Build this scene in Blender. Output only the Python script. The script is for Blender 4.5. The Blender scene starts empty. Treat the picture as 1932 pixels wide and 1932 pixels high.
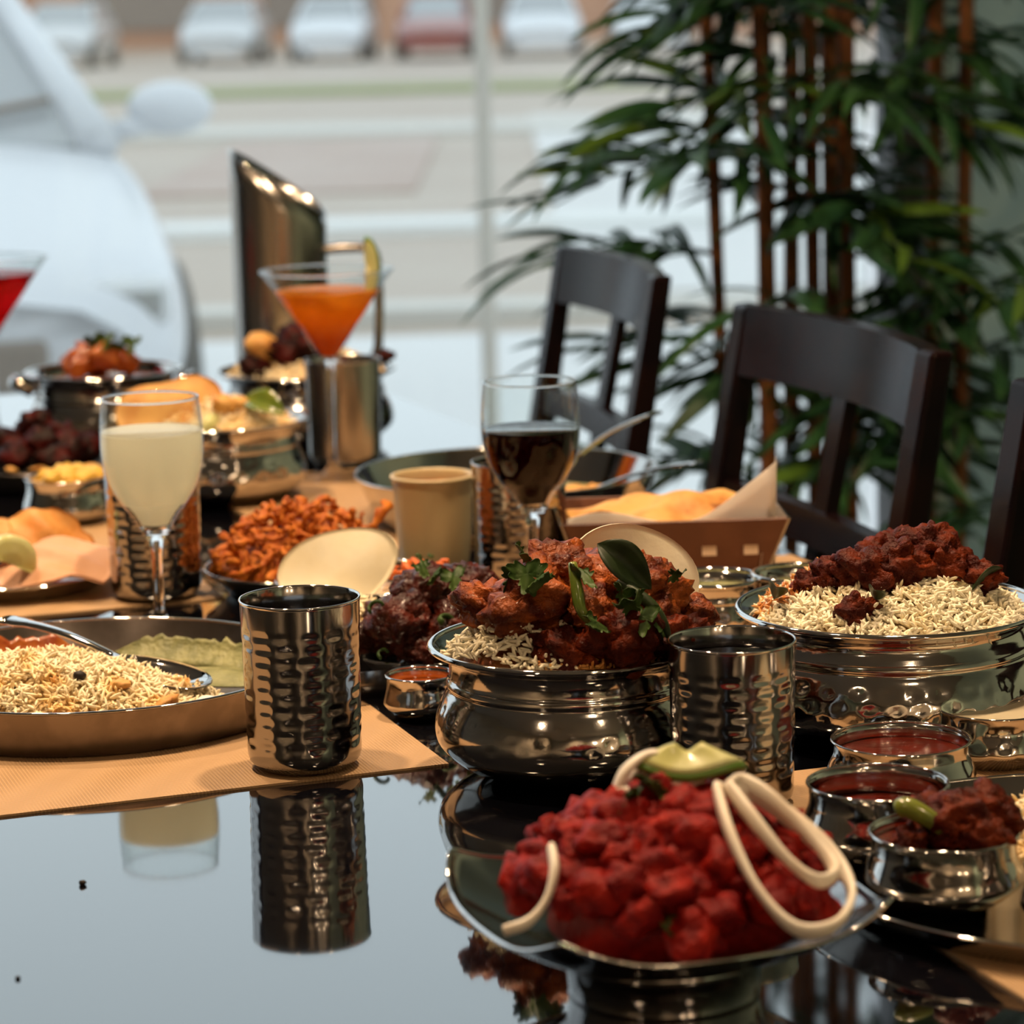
import bpy, bmesh, math, random
import numpy as np
from mathutils import Vector, Matrix, noise
R = math.radians
pi = math.pi
T = 0.75                       # height of the table top above the floor
sc = bpy.context.scene
COL = sc.collection
rng = random.Random(7)
# ------------------------------------------------------------------ camera
cam_d = bpy.data.cameras.new('camera'); cam = bpy.data.objects.new('camera', cam_d); COL.objects.link(cam)
PITCH, ROLL = R(10.0), R(1.4)
_F = Vector((0, math.cos(PITCH), -math.sin(PITCH)))
_R0 = Vector((1, 0, 0)); _U0 = Vector((0, math.sin(PITCH), math.cos(PITCH)))
_Rt = math.cos(ROLL) * _R0 - math.sin(ROLL) * _U0
_Up = math.sin(ROLL) * _R0 + math.cos(ROLL) * _U0
cam.matrix_world = Matrix(((_Rt.x, _Up.x, -_F.x, 0), (_Rt.y, _Up.y, -_F.y, 0), (_Rt.z, _Up.z, -_F.z, T + 0.457), (0, 0, 0, 1)))
cam_d.sensor_width = 36; cam_d.lens = 36 * 5500 / 1932
cam_d.clip_start = 0.05; cam_d.clip_end = 400
cam_d.dof.use_dof = True; cam_d.dof.focus_distance = 1.74; cam_d.dof.aperture_fstop = 8.8
sc.camera = cam
# ------------------------------------------------------------------ world: overcast sky
w = bpy.data.worlds.new('overcast_sky'); sc.world = w; w.use_nodes = True
bg = w.node_tree.nodes['Background']
bg.inputs[0].default_value = (0.80, 0.92, 1.0, 1); bg.inputs[1].default_value = 1.3
sc.view_settings.view_transform = 'Standard'; sc.view_settings.look = 'None'
sc.view_settings.gamma = 1; sc.view_settings.exposure = 0.0; sc.view_settings.use_curve_mapping = False
cy = sc.cycles; cy.use_light_tree = False; cy.max_bounces = 8; cy.diffuse_bounces = 3; cy.glossy_bounces = 4; cy.transmission_bounces = 8; cy.transparent_max_bounces = 12; cy.adaptive_threshold = .03
# dining room lamps (x, y, watt); the strongest added to brighten the walls
LAMPS = [(0.60, 0.30, 4), (1.15, -0.55, 5), (-0.55, 1.75, 17), (0.30, 2.15, 19), (-0.75, 2.8, 17), (-1.3, -0.6, 9), (-0.04, -2.75, 42), (1.85, -2.1, 42), (-1.9, -1.9, 36)]
LAMP_Z, LAMP_COL = 2.62, (1.0, 0.70, 0.42)

# ------------------------------------------------------------------ materials
MATS = {}
def mat(name, col, rough=.5, metal=0., col2=None, nscale=8., lo=.4, hi=.6, bump=0., bscale=40., trans=0., ior=1.45,
        coat=0., sss=0., transl=0., spec=.5, detail=4., col3=None, aniso=None):
    m = bpy.data.materials.new(name); m.use_nodes = True; MATS[name] = m
    nt = m.node_tree; N = nt.nodes; L = nt.links
    b = N['Principled BSDF']; out = N['Material Output']
    c4 = lambda c: (c[0], c[1], c[2], 1)
    b.inputs['Base Color'].default_value = c4(col); b.inputs['Roughness'].default_value = rough
    b.inputs['Metallic'].default_value = metal; b.inputs['IOR'].default_value = ior
    b.inputs['Transmission Weight'].default_value = trans; b.inputs['Coat Weight'].default_value = coat
    b.inputs['Coat Roughness'].default_value = .04 if name == 'table_gloss' else .08; b.inputs['Coat IOR'].default_value = 1.6 if name == 'table_gloss' else 1.5; b.inputs['Specular IOR Level'].default_value = spec
    if sss:
        b.inputs['Subsurface Weight'].default_value = sss; b.inputs['Subsurface Radius'].default_value = (.006, .004, .002)
        b.inputs['Subsurface Scale'].default_value = 1.
    tc = N.new('ShaderNodeTexCoord')
    csock = None
    if col2 is not None:
        n = N.new('ShaderNodeTexNoise'); n.inputs['Scale'].default_value = nscale; n.inputs['Detail'].default_value = detail
        L.new(tc.outputs['Object'], n.inputs['Vector'])
        r = N.new('ShaderNodeValToRGB'); e = r.color_ramp.elements
        e[0].position = lo; e[0].color = c4(col); e[1].position = hi; e[1].color = c4(col2)
        if col3 is not None:
            x = e.new(min(.99, hi + .08)); x.color = c4(col3)
        L.new(n.outputs['Fac'], r.inputs['Fac']); L.new(r.outputs['Color'], b.inputs['Base Color']); csock = r.outputs['Color']
    if bump:
        n2 = N.new('ShaderNodeTexNoise'); n2.inputs['Scale'].default_value = bscale; n2.inputs['Detail'].default_value = 5.
        L.new(tc.outputs['Object'], n2.inputs['Vector'])
        bp = N.new('ShaderNodeBump'); bp.inputs['Strength'].default_value = 1.; bp.inputs['Distance'].default_value = bump
        L.new(n2.outputs['Fac'], bp.inputs['Height']); L.new(bp.outputs['Normal'], b.inputs['Normal'])
    if transl:
        t = N.new('ShaderNodeBsdfTranslucent'); t.inputs[0].default_value = c4(col)
        if csock: L.new(csock, t.inputs[0])
        mx = N.new('ShaderNodeMixShader'); mx.inputs[0].default_value = transl
        L.new(b.outputs[0], mx.inputs[1]); L.new(t.outputs[0], mx.inputs[2]); L.new(mx.outputs[0], out.inputs[0])
    return m

mat('steel', (.62, .60, .58), .10, 1., col2=(.55, .53, .51), nscale=30, bump=.00004, bscale=300)
mat('steel_polished', (.70, .68, .66), .055, 1.)
mat('steel_dark', (.36, .35, .35), .13, 1.)
mat('steel_brushed', (.46, .43, .40), .22, 1., bump=.00006, bscale=120)
mat('steel_worn', (.27, .23, .21), .32, 1., col2=(.22, .185, .165), nscale=60)
mat('black_metal', (.012, .012, .014), .35, 0., bump=.0001, bscale=500)
mat('espresso_wood', (.004, .0022, .0035), .22, 0., col2=(.009, .0035, .0035), nscale=20, spec=.12)
mat('table_gloss', (.003, .003, .005), .03, 0., spec=1.0, coat=1., bump=.000003, bscale=900)
mat('glass', (1, 1, 1), 0., trans=1., ior=1.45)
mat('red_wine', (.007, .0003, .0008), .02, trans=.1, ior=1.34, spec=.25)
mat('red_cocktail', (.75, .01, .012), .0, trans=.75, ior=1.34, transl=.3)
mat('lemon_drink', (.90, .91, .82), .03, ior=1.34, transl=.6)
mat('dark_fill', (.006, .005, .006), .02)
mat('chutney_orange', (.42, .10, .012), .12, col2=(.33, .06, .008), nscale=90, coat=.5)
mat('curry_red', (.11, .010, .004), .2, col2=(.07, .006, .003), nscale=70, coat=.3, bump=.0006, bscale=180)
mat('curry_orange', (.42, .13, .025), .25, col2=(.26, .05, .01), nscale=60, coat=.5, bump=.001, bscale=150)
mat('curry_green', (.14, .15, .055), .5, col2=(.27, .27, .12), nscale=70, lo=.35, hi=.65, bump=.002, bscale=200)
mat('raita', (.72, .62, .44), .25, coat=.4)
mat('rice', (.91, .81, .58), .42, col2=(.84, .58, .24), nscale=42, lo=.47, hi=.64, col3=(.62, .27, .06))
mat('rice_plain', (.92, .85, .66), .42, col2=(.88, .75, .48), nscale=50, lo=.5, hi=.7)
mat('rice_masala', (.55, .20, .04), .4, col2=(.75, .45, .14), nscale=60, lo=.45, hi=.6, coat=.3)
mat('rice_bed', (.72, .54, .28), .6, col2=(.60, .38, .14), nscale=90, bump=.002, bscale=250)
mat('masala_bed', (.17, .035, .010), .35, col2=(.28, .09, .02), nscale=90, bump=.002, bscale=200, coat=.4)
mat('fried_chicken', (.075, .008, .002), .42, col2=(.48, .11, .014), nscale=75, lo=.38, hi=.72, bump=.0036, bscale=260, coat=.06, spec=.25)
mat('dark_masala_meat', (.050, .0045, .0016), .45, col2=(.22, .032, .005), nscale=75, lo=.42, hi=.78, bump=.003, bscale=250, spec=.16)
mat('manchurian', (.030, .0035, .002), .28, col2=(.12, .015, .005), nscale=90, lo=.42, hi=.78, bump=.0036, bscale=260, coat=.15, spec=.3)
mat('tandoori_red', (.15, .0012, .0025), .5, col2=(.42, .014, .004), nscale=60, lo=.42, hi=.76, bump=.0024, bscale=200, spec=.18)
mat('char_meat', (.012, .003, .0025), .5, col2=(.10, .006, .005), nscale=55, lo=.45, hi=.8, bump=.002, bscale=150, spec=.15)
mat('fritter', (.30, .055, .005), .5, col2=(.60, .19, .022), nscale=110, lo=.35, hi=.65, bump=.002, bscale=260, col3=(.12, .016, .003), spec=.25)
mat('papad_cream', (.94, .88, .70), .55, col2=(.91, .82, .60), nscale=25, bump=.0003, bscale=120)
mat('papad_orange', (.68, .28, .06), .5, col2=(.78, .42, .14), nscale=30, bump=.0008, bscale=90, transl=.15)
mat('papad_pink', (.72, .42, .28), .55, col2=(.68, .36, .20), nscale=18, bump=.0008, bscale=90, transl=.15)
mat('naan', (.62, .34, .10), .6, col2=(.52, .22, .05), nscale=32, lo=.46, hi=.64, bump=.001, bscale=70, col3=(.20, .06, .015))
mat('yellow_dal', (.72, .47, .08), .45, col2=(.62, .36, .05), nscale=60, bump=.0015, bscale=160)
mat('herb', (.035, .075, .015), .45, col2=(.075, .13, .03), nscale=60, transl=.2, spec=.3)
mat('curry_leaf', (.016, .028, .008), .42, col2=(.030, .050, .014), nscale=60, transl=.06, spec=.35)
mat('chili_green', (.10, .15, .02), .22, col2=(.17, .20, .03), nscale=40, coat=.6)
mat('onion', (.90, .83, .72), .35, col2=(.86, .74, .60), nscale=30)
mat('lime_flesh', (.66, .66, .25), .3, col2=(.74, .74, .38), nscale=60, coat=.4, transl=.2)
mat('lime_peel', (.10, .20, .03), .35)
mat('lemon_peel', (.62, .45, .05), .4)
mat('carrot', (.62, .13, .02), .45)
mat('clove_black', (.012, .006, .004), .6)
mat('paper', (.90, .84, .78), .6, transl=.55)
mat('ceramic', (.50, .40, .22), .35, coat=.3)
mat('leatherette', (.16, .065, .038), .45, col2=(.13, .05, .03), nscale=30, bump=.0004, bscale=350)
mat('brass_square', (.80, .62, .45), .4)
mat('palm_leaf', (.022, .085, .040), .34, col2=(.045, .130, .040), nscale=9, transl=.32)
mat('palm_leaf_light', (.12, .24, .035), .36, transl=.35)
mat('cane', (.26, .095, .026), .5, col2=(.16, .055, .016), nscale=12, bump=.001, bscale=60)
mat('pot', (.03, .03, .032), .4)
mat('soil', (.03, .02, .012), .9, bump=.004, bscale=80)
mat('wall_green', (.50, .68, .56), .7, col2=(.46, .63, .52), nscale=2)
mat('wall_dark', (.38, .33, .26), .7, col2=(.33, .28, .22), nscale=2)
mat('ceiling', (.30, .28, .25), .8)
mat('floor_tile', (.09, .07, .055), .35, col2=(.07, .055, .045), nscale=3)
mat('frame_metal', (.10, .10, .10), .4, .6)
mat('lamp_housing', (.5, .5, .5), .4, .5)
mat('asphalt', (.46, .36, .285), .45, col2=(.51, .42, .34), nscale=.35, lo=.35, hi=.65)
mat('pavement', (.72, .71, .70), .35, col2=(.66, .65, .64), nscale=.5, lo=.35, hi=.65)
mat('kerb', (.66, .63, .58), .6)
mat('brick_paving', (.46, .33, .27), .5, col2=(.50, .38, .32), nscale=.8)
mat('paint_white', (.80, .80, .78), .6)
mat('grass', (.34, .36, .18), .8)
mat('facade', (.62, .36, .24), .8, col2=(.54, .31, .21), nscale=.25)
mat('facade_glass', (.30, .24, .20), .25)
mat('roof_grey', (.35, .32, .30), .8)
mat('car_white', (.74, .75, .78), .3, coat=.3)
mat('car_silver', (.62, .62, .63), .3, .3, coat=.5)
mat('car_maroon', (.32, .10, .08), .3, coat=.5)
mat('car_glass', (.40, .41, .42), .08, spec=.8)
mat('car_trim', (.30, .25, .21), .5)
mat('tyre', (.16, .145, .13), .8)
mat('headlight', (.7, .7, .7), .1, .5)
mat('pole_grey', (.56, .50, .43), .5)

# window pane: clear with a faint mirror
m = bpy.data.materials.new('window_glass'); m.use_nodes = True; MATS['window_glass'] = m
nt = m.node_tree; nt.nodes.remove(nt.nodes['Principled BSDF'])
_t = nt.nodes.new('ShaderNodeBsdfTransparent'); _t.inputs[0].default_value = (.97, .98, .97, 1)
_g = nt.nodes.new('ShaderNodeBsdfGlossy'); _g.inputs['Roughness'].default_value = .0
_f = nt.nodes.new('ShaderNodeFresnel'); _f.inputs[0].default_value = 1.35
_m = nt.nodes.new('ShaderNodeMixShader'); nt.links.new(_f.outputs[0], _m.inputs[0]); nt.links.new(_t.outputs[0], _m.inputs[1]); nt.links.new(_g.outputs[0], _m.inputs[2])
nt.links.new(_m.outputs[0], nt.nodes['Material Output'].inputs[0])

m = bpy.data.materials.new('thin_glass'); m.use_nodes = True; MATS['thin_glass'] = m
nt = m.node_tree; nt.nodes.remove(nt.nodes['Principled BSDF'])
_t = nt.nodes.new('ShaderNodeBsdfTransparent'); _t.inputs[0].default_value = (.975, .985, .98, 1)
_g = nt.nodes.new('ShaderNodeBsdfGlossy'); _g.inputs['Roughness'].default_value = .0
_f = nt.nodes.new('ShaderNodeLayerWeight'); _f.inputs[0].default_value = .5
_p = nt.nodes.new('ShaderNodeMath'); _p.operation = 'POWER'; _p.inputs[1].default_value = 3.6; nt.links.new(_f.outputs['Facing'], _p.inputs[0])
_q = nt.nodes.new('ShaderNodeMath'); _q.operation = 'MULTIPLY_ADD'; _q.inputs[1].default_value = .75; _q.inputs[2].default_value = .012; nt.links.new(_p.outputs[0], _q.inputs[0])
_m = nt.nodes.new('ShaderNodeMixShader'); nt.links.new(_q.outputs[0], _m.inputs[0]); nt.links.new(_t.outputs[0], _m.inputs[1]); nt.links.new(_g.outputs[0], _m.inputs[2])
nt.links.new(_m.outputs[0], nt.nodes['Material Output'].inputs[0])

# orange cocktail: orange to deep amber, bottom shading put into the colour
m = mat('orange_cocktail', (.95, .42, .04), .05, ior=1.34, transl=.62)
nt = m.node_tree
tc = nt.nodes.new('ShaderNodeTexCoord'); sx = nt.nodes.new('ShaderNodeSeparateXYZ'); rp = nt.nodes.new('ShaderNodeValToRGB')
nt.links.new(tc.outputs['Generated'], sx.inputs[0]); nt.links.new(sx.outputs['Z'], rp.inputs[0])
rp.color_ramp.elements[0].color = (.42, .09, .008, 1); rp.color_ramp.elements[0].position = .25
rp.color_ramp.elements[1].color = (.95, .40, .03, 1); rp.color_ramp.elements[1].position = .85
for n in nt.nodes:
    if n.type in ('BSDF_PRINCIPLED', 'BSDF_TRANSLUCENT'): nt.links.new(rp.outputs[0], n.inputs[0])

# woven placemat
m = mat('woven_mat', (.50, .27, .115), .62)
nt = m.node_tree; b = nt.nodes['Principled BSDF']
tc = nt.nodes.new('ShaderNodeTexCoord')
hs = []
for ang, scale in ((R(0), 940.), (R(90), 940.)):
    mp = nt.nodes.new('ShaderNodeMapping'); mp.inputs['Rotation'].default_value = (0, 0, ang)
    wv = nt.nodes.new('ShaderNodeTexWave'); wv.inputs['Scale'].default_value = scale / 2 / pi * .95; wv.inputs['Distortion'].default_value = .3
    nt.links.new(tc.outputs['Object'], mp.inputs[0]); nt.links.new(mp.outputs[0], wv.inputs[0]); hs.append(wv)
# slanting pattern bands where the weave changes over
mp = nt.nodes.new('ShaderNodeMapping'); mp.inputs['Rotation'].default_value = (0, 0, R(38))
wb = nt.nodes.new('ShaderNodeTexWave'); wb.inputs['Scale'].default_value = 5.; wb.inputs['Distortion'].default_value = 2.5; wb.inputs['Detail Scale'].default_value = .6
nt.links.new(tc.outputs['Object'], mp.inputs[0]); nt.links.new(mp.outputs[0], wb.inputs[0])
mx = nt.nodes.new('ShaderNodeMix'); mx.data_type = 'FLOAT'
nt.links.new(wb.outputs['Fac'], mx.inputs[0]); nt.links.new(hs[0].outputs['Fac'], mx.inputs[2]); nt.links.new(hs[1].outputs['Fac'], mx.inputs[3])
rp = nt.nodes.new('ShaderNodeValToRGB'); rp.color_ramp.elements[0].color = (.41, .25, .125, 1); rp.color_ramp.elements[1].color = (.53, .335, .175, 1)
nt.links.new(mx.outputs[0], rp.inputs[0]); nt.links.new(rp.outputs[0], b.inputs[0])
bp = nt.nodes.new('ShaderNodeBump'); bp.inputs['Distance'].default_value = .0006
nt.links.new(mx.outputs[0], bp.inputs['Height']); nt.links.new(bp.outputs[0], b.inputs['Normal'])

# ------------------------------------------------------------------ mesh helpers
class MB:
    def __init__(s): s.v = []; s.f = []
    def add(s, v, f):
        o = len(s.v); s.v += [tuple(p) for p in v]; s.f += [tuple(i + o for i in q) for q in f]; return s
    def box(s, c, d, m=None):
        x, y, z = d[0] / 2, d[1] / 2, d[2] / 2
        v = [Vector(p) for p in ((-x, -y, -z), (x, -y, -z), (x, y, -z), (-x, y, -z), (-x, -y, z), (x, -y, z), (x, y, z), (-x, y, z))]
        if m: v = [m @ p for p in v]
        v = [p + Vector(c) for p in v]
        return s.add(v, [(3, 2, 1, 0), (4, 5, 6, 7), (0, 1, 5, 4), (1, 2, 6, 5), (2, 3, 7, 6), (3, 0, 4, 7)])
    def hexa(s, p): return s.add(p, [(3, 2, 1, 0), (4, 5, 6, 7), (0, 1, 5, 4), (1, 2, 6, 5), (2, 3, 7, 6), (3, 0, 4, 7)])
    def lathe(s, prof, n=64, dent=None, cx=0., cy=0.):
        """prof: (r, z) pairs; r == 0 at an end closes it"""
        v = []; f = []; rows = []
        for (r, z) in prof:
            if r < 1e-6:
                rows.append([len(v)]); v.append((cx, cy, z))
            else:
                row = []
                for k in range(n):
                    a = 2 * pi * k / n; rr = r + (dent(a, z, r) if dent else 0.)
                    row.append(len(v)); v.append((cx + rr * math.cos(a), cy + rr * math.sin(a), z))
                rows.append(row)
        for a, b in zip(rows[:-1], rows[1:]):
            for k in range(n):
                k2 = (k + 1) % n
                if len(a) == 1 and len(b) == 1: continue
                if len(a) == 1: f.append((a[0], b[k2], b[k]))
                elif len(b) == 1: f.append((a[k], a[k2], b[0]))
                else: f.append((a[k], a[k2], b[k2], b[k]))
        return s.add(v, f)
    def tube(s, path, rad, n=8, closed=False, flat=1.):
        P = [Vector(p) for p in path]; m = len(P)
        if not hasattr(rad, '__len__'): rad = [rad] * m
        v = []; f = []
        up = Vector((0, 0, 1)); prev = None
        for i, p in enumerate(P):
            if closed: t = P[(i + 1) % m] - P[i - 1]
            else: t = P[min(i + 1, m - 1)] - P[max(i - 1, 0)]
            t.normalize()
            a = prev if prev is not None else (up if abs(t.z) < .95 else Vector((1, 0, 0)))
            a = (a - t * a.dot(t)).normalized(); prev = a; b = t.cross(a)
            for k in range(n):
                q = 2 * pi * k / n
                v.append(p + a * (rad[i] * math.cos(q) * flat) + b * (rad[i] * math.sin(q)))
        for i in range(m if closed else m - 1):
            j = (i + 1) % m
            for k in range(n):
                k2 = (k + 1) % n; f.append((i * n + k, i * n + k2, j * n + k2, j * n + k))
        if not closed:
            f.append(tuple(range(n - 1, -1, -1))); f.append(tuple((m - 1) * n + k for k in range(n)))
        return s.add(v, f)
    def sheet(s, fn, nu, nv, th, wrap=False):
        """a thin curved plate with real thickness: fn(u, v) -> point"""
        cols = nv if wrap else nv + 1
        P = [[Vector(fn(i / nu, j / nv)) for j in range(cols)] for i in range(nu + 1)]
        top = []; bot = []
        for i in range(nu + 1):
            for j in range(cols):
                du = P[min(i + 1, nu)][j] - P[max(i - 1, 0)][j]
                dv = (P[i][(j + 1) % cols] - P[i][j - 1]) if wrap else (P[i][min(j + 1, nv)] - P[i][max(j - 1, 0)])
                if dv.length < 1e-7: dv = P[min(i + 1, nu)][(j + 1) % cols] - P[min(i + 1, nu)][j]
                nrm = du.cross(dv)
                nrm = nrm.normalized() if nrm.length > 1e-12 else Vector((0, 0, 1))
                top.append(P[i][j] + nrm * th / 2); bot.append(P[i][j] - nrm * th / 2)
        K = len(top); f = []
        ix = lambda i, j: i * cols + (j % cols)
        J = nv
        for i in range(nu):
            for j in range(J):
                a, b, c, d = ix(i, j), ix(i + 1, j), ix(i + 1, j + 1), ix(i, j + 1)
                f.append((a, b, c, d)); f.append((d + K, c + K, b + K, a + K))
        for j in range(J):
            if not wrap: f.append((ix(0, j) + K, ix(0, j), ix(0, j + 1), ix(0, j + 1) + K)[::-1])
            f.append((ix(nu, j) + K, ix(nu, j), ix(nu, j + 1), ix(nu, j + 1) + K)[::-1][::-1])
        if not wrap:
            for i in range(nu):
                f.append((ix(i, 0), ix(i, 0) + K, ix(i + 1, 0) + K, ix(i + 1, 0)))
                f.append((ix(i, nv), ix(i + 1, nv), ix(i + 1, nv) + K, ix(i, nv) + K))
        return s.add(top + bot, f)
    def mesh(s, name, m=None, smooth=True):
        me = bpy.data.meshes.new(name); me.from_pydata(s.v, [], s.f); me.update()
        if smooth: me.polygons.foreach_set('use_smooth', [True] * len(me.polygons))
        if smooth == 'auto': me.set_sharp_from_angle(angle=R(38))
        if m: me.materials.append(MATS[m])
        return me

def link(name, me, parent=None, loc=None, rot=None):
    o = bpy.data.objects.new(name, me); COL.objects.link(o)
    if parent is not None: o.parent = parent
    if loc is not None: o.location = loc
    if rot is not None: o.rotation_euler = rot
    return o
def obj(name, mb, m, parent=None, loc=None, rot=None, smooth=True, bevel=0., seg=2):
    o = link(name, mb.mesh(name, m, smooth), parent, loc, rot)
    if bevel:
        md = o.modifiers.new('bevel', 'BEVEL'); md.width = bevel; md.segments = seg; md.limit_method = 'ANGLE'; md.angle_limit = R(35)
        o.data.polygons.foreach_set('use_smooth', [False] * len(o.data.polygons))
    return o
def tag(o, label, cat, group=None, kind=None):
    o['label'] = label; o['category'] = cat
    if group: o['group'] = group
    if kind: o['kind'] = kind
    return o
def thing(name, label, cat, loc=(0, 0, 0), rz=0., group=None):
    o = bpy.data.objects.new(name, None); COL.objects.link(o); o.empty_display_size = .02
    o.location = loc; o.rotation_euler = (0, 0, rz)
    return tag(o, label, cat, group)
def struct(o): o['kind'] = 'structure'; return o
def catmull(pts, n):
    """resample a polyline of tuples smoothly"""
    P = [np.array(p, float) for p in pts]; out = []
    m = len(P) - 1
    for i in range(m):
        p0, p1, p2, p3 = P[max(i - 1, 0)], P[i], P[i + 1], P[min(i + 2, m)]
        for k in range(n):
            t = k / n
            out.append(tuple(.5 * ((2 * p1) + (-p0 + p2) * t + (2 * p0 - 5 * p1 + 4 * p2 - p3) * t * t + (-p0 + 3 * p1 - 3 * p2 + p3) * t ** 3)))
    out.append(tuple(P[-1])); return out
def sprof(pts, n):
    return [(max(0., r) if r > 1e-5 else 0., z) for r, z in catmull(pts, n)]
def fbm(v, o=3):
    s = 0; a = 1.
    for k in range(o): s += a * noise.noise(v); v = v * 2.1; a *= .5
    return s
BLOBS = {}
def blob(key, m, sub=3, amp=.28, freq=1.6, st=(1, 1, .8), seed=0, fine=.06):
    """a lump of food of unit radius, shared by its copies"""
    k = (key, seed)
    if k in BLOBS: return BLOBS[k]
    bm = bmesh.new(); bmesh.ops.create_icosphere(bm, subdivisions=sub, radius=1)
    off = Vector((seed * 7.3, seed * 3.1, seed * 1.7))
    for v in bm.verts:
        d = v.co.normalized()
        r = 1 + amp * fbm(d * freq + off, 3) + fine * fbm(d * 6 + off, 2)
        v.co = Vector((d.x * st[0], d.y * st[1], d.z * st[2])) * r * .02
    me = bpy.data.meshes.new(key); bm.to_mesh(me); bm.free()
    me.polygons.foreach_set('use_smooth', [True] * len(me.polygons)); me.materials.append(MATS[m])
    me['base'] = .02; BLOBS[k] = me; return me
def place(name, me, loc, r, label, cat, group, rot=None, kind=None):
    o = link(name, me, None, loc, rot if rot else (rng.uniform(-.5, .5), rng.uniform(-.5, .5), rng.uniform(0, 6.28)))
    r = r / me.get('base', 1.); o.scale = (r, r, r)
    return tag(o, label, cat, group, kind)
def mound(rx, ry, hfn, nr=14, nt=56, base=0.):
    """a heap: hfn(x, y) height above base, closed underneath"""
    mb = MB(); v = []; f = []; rows = []
    for i in range(nr + 1):
        t = i / nr
        if i == 0: rows.append([0]); v.append((0, 0, base + hfn(0, 0)))
        else:
            row = []
            for k in range(nt):
                a = 2 * pi * k / nt; x, y = rx * t * math.cos(a), ry * t * math.sin(a)
                row.append(len(v)); v.append((x, y, base + (hfn(x, y) if i < nr else 0)))
            rows.append(row)
    for a, b in zip(rows[:-1], rows[1:]):
        for k in range(nt):
            k2 = (k + 1) % nt
            if len(a) == 1: f.append((a[0], b[k], b[k2]))
            else: f.append((a[k], b[k], b[k2], a[k2]))
    f.append(tuple(reversed(rows[-1])))
    return mb.add(v, f)
def grains(name, pos, m, L=.0095, rad=.00095, seed=1, up=.5):
    """many rice grains in one mesh"""
    g = np.random.default_rng(seed); N = len(pos); pos = np.asarray(pos, float)
    d = g.normal(size=(N, 3)); d[:, 2] = np.abs(d[:, 2]) * up * (1 + 1.2 * g.random(N)); d /= np.linalg.norm(d, axis=1)[:, None]
    h = np.tile([0., 0., 1.], (N, 1)); h[np.abs(d[:, 2]) > .9] = [1., 0, 0]
    p = np.cross(d, h); p /= np.linalg.norm(p, axis=1)[:, None]; q = np.cross(d, p)
    S = 5; tt = [-1, -.62, 0, .62, 1]; rr = [0, .78, 1, .78, 0]
    Ls = L * g.uniform(.75, 1.15, N) / 2; bend = g.uniform(-.18, .18, N) * L
    tv = [];
    for t, r in zip(tt, rr):
        for k in range(S if r else 1):
            a = 2 * pi * k / S
            tv.append(pos + d * (Ls * t)[:, None] + p * (rad * r * math.cos(a) + bend * (t * t))[:, None] + q * (rad * r * math.sin(a)))
    V = np.stack(tv, 1).reshape(-1, 3); nv = len(tv)
    tri = []
    for k in range(S):
        k2 = (k + 1) % S; A = 1; B = 1 + S; C = 1 + 2 * S
        tri += [(0, A + k2, A + k), (A + k, A + k2, B + k2), (A + k, B + k2, B + k), (B + k, B + k2, C + k2), (B + k, C + k2, C + k), (C + k, C + k2, 1 + 3 * S)]
    Fc = (np.array(tri)[None] + (np.arange(N) * nv)[:, None, None]).reshape(-1)
    me = bpy.data.meshes.new(name); nt_ = len(Fc) // 3
    me.vertices.add(len(V)); me.vertices.foreach_set('co', V.ravel())
    me.loops.add(len(Fc)); me.loops.foreach_set('vertex_index', Fc.astype(np.int32))
    me.polygons.add(nt_); me.polygons.foreach_set('loop_start', np.arange(0, len(Fc), 3, dtype=np.int32))
    me.polygons.foreach_set('use_smooth', np.ones(nt_, bool))
    me.update(calc_edges=True); me.validate(); me.materials.append(MATS[m])
    return link(name, me)
TH = R(19.5)
EU = (-math.sin(TH), math.cos(TH)); EV = (math.cos(TH), math.sin(TH))
def uv(u, v, z=0.): return (u * EU[0] + v * EV[0], u * EU[1] + v * EV[1], z)

# ================================================================== THE ROOM
UW, VR, VL, UB, HC = 4.1, 2.14, -3.2, -3.2, 2.75   # window wall, right wall, left wall, back wall, ceiling
RZ = TH                                            # room axes: local x = across (v), local y = along the table (u)
def room_box(name, m, u0, u1, v0, v1, z0, z1, parent=None):
    o = obj(name, MB().box(((v0 + v1) / 2, (u0 + u1) / 2, (z0 + z1) / 2), (v1 - v0, u1 - u0, z1 - z0)), m, parent, smooth=False)
    if parent is None: o.rotation_euler = (0, 0, RZ)
    return o
struct(room_box('floor', 'floor_tile', UB - .1, UW + .06, VL - .1, VR + .1, -.12, 0))
struct(room_box('ceiling', 'ceiling', UB - .1, UW + .06, VL - .1, VR + .1, HC, HC + .1))
struct(room_box('wall_right', 'wall_green', UB, UW + .06, VR, VR + .1, 0, HC))
struct(room_box('wall_back', 'wall_dark', UB - .1, UB, VL, VR, 0, HC))
struct(room_box('wall_left', 'wall_dark', UB, UW + .06, VL - .1, VL, 0, HC))
struct(room_box('baseboard_right', 'espresso_wood', UB, UW, VR - .015, VR, 0, .09))
wn = room_box('window_1', 'frame_metal', UW - .03, UW + .03, VL, VR, 0, .07); struct(wn)
room_box('frame_head', 'frame_metal', UW - .03, UW + .03, VL, VR, HC - .12, HC, wn)
for v in (VL + .03, -1.9, -.68, .52, VR - .03): room_box('mullion', 'frame_metal', UW - .03, UW + .03, v - .03, v + .03, .07, HC - .12, wn)
vs = (VL + .06, -1.9, -.68, .52, VR - .06)
for a, b in zip(vs[:-1], vs[1:]): room_box('pane', 'window_glass', UW - .004, UW + .004, a + .03, b - .03, .07, HC - .12, wn)
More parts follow.
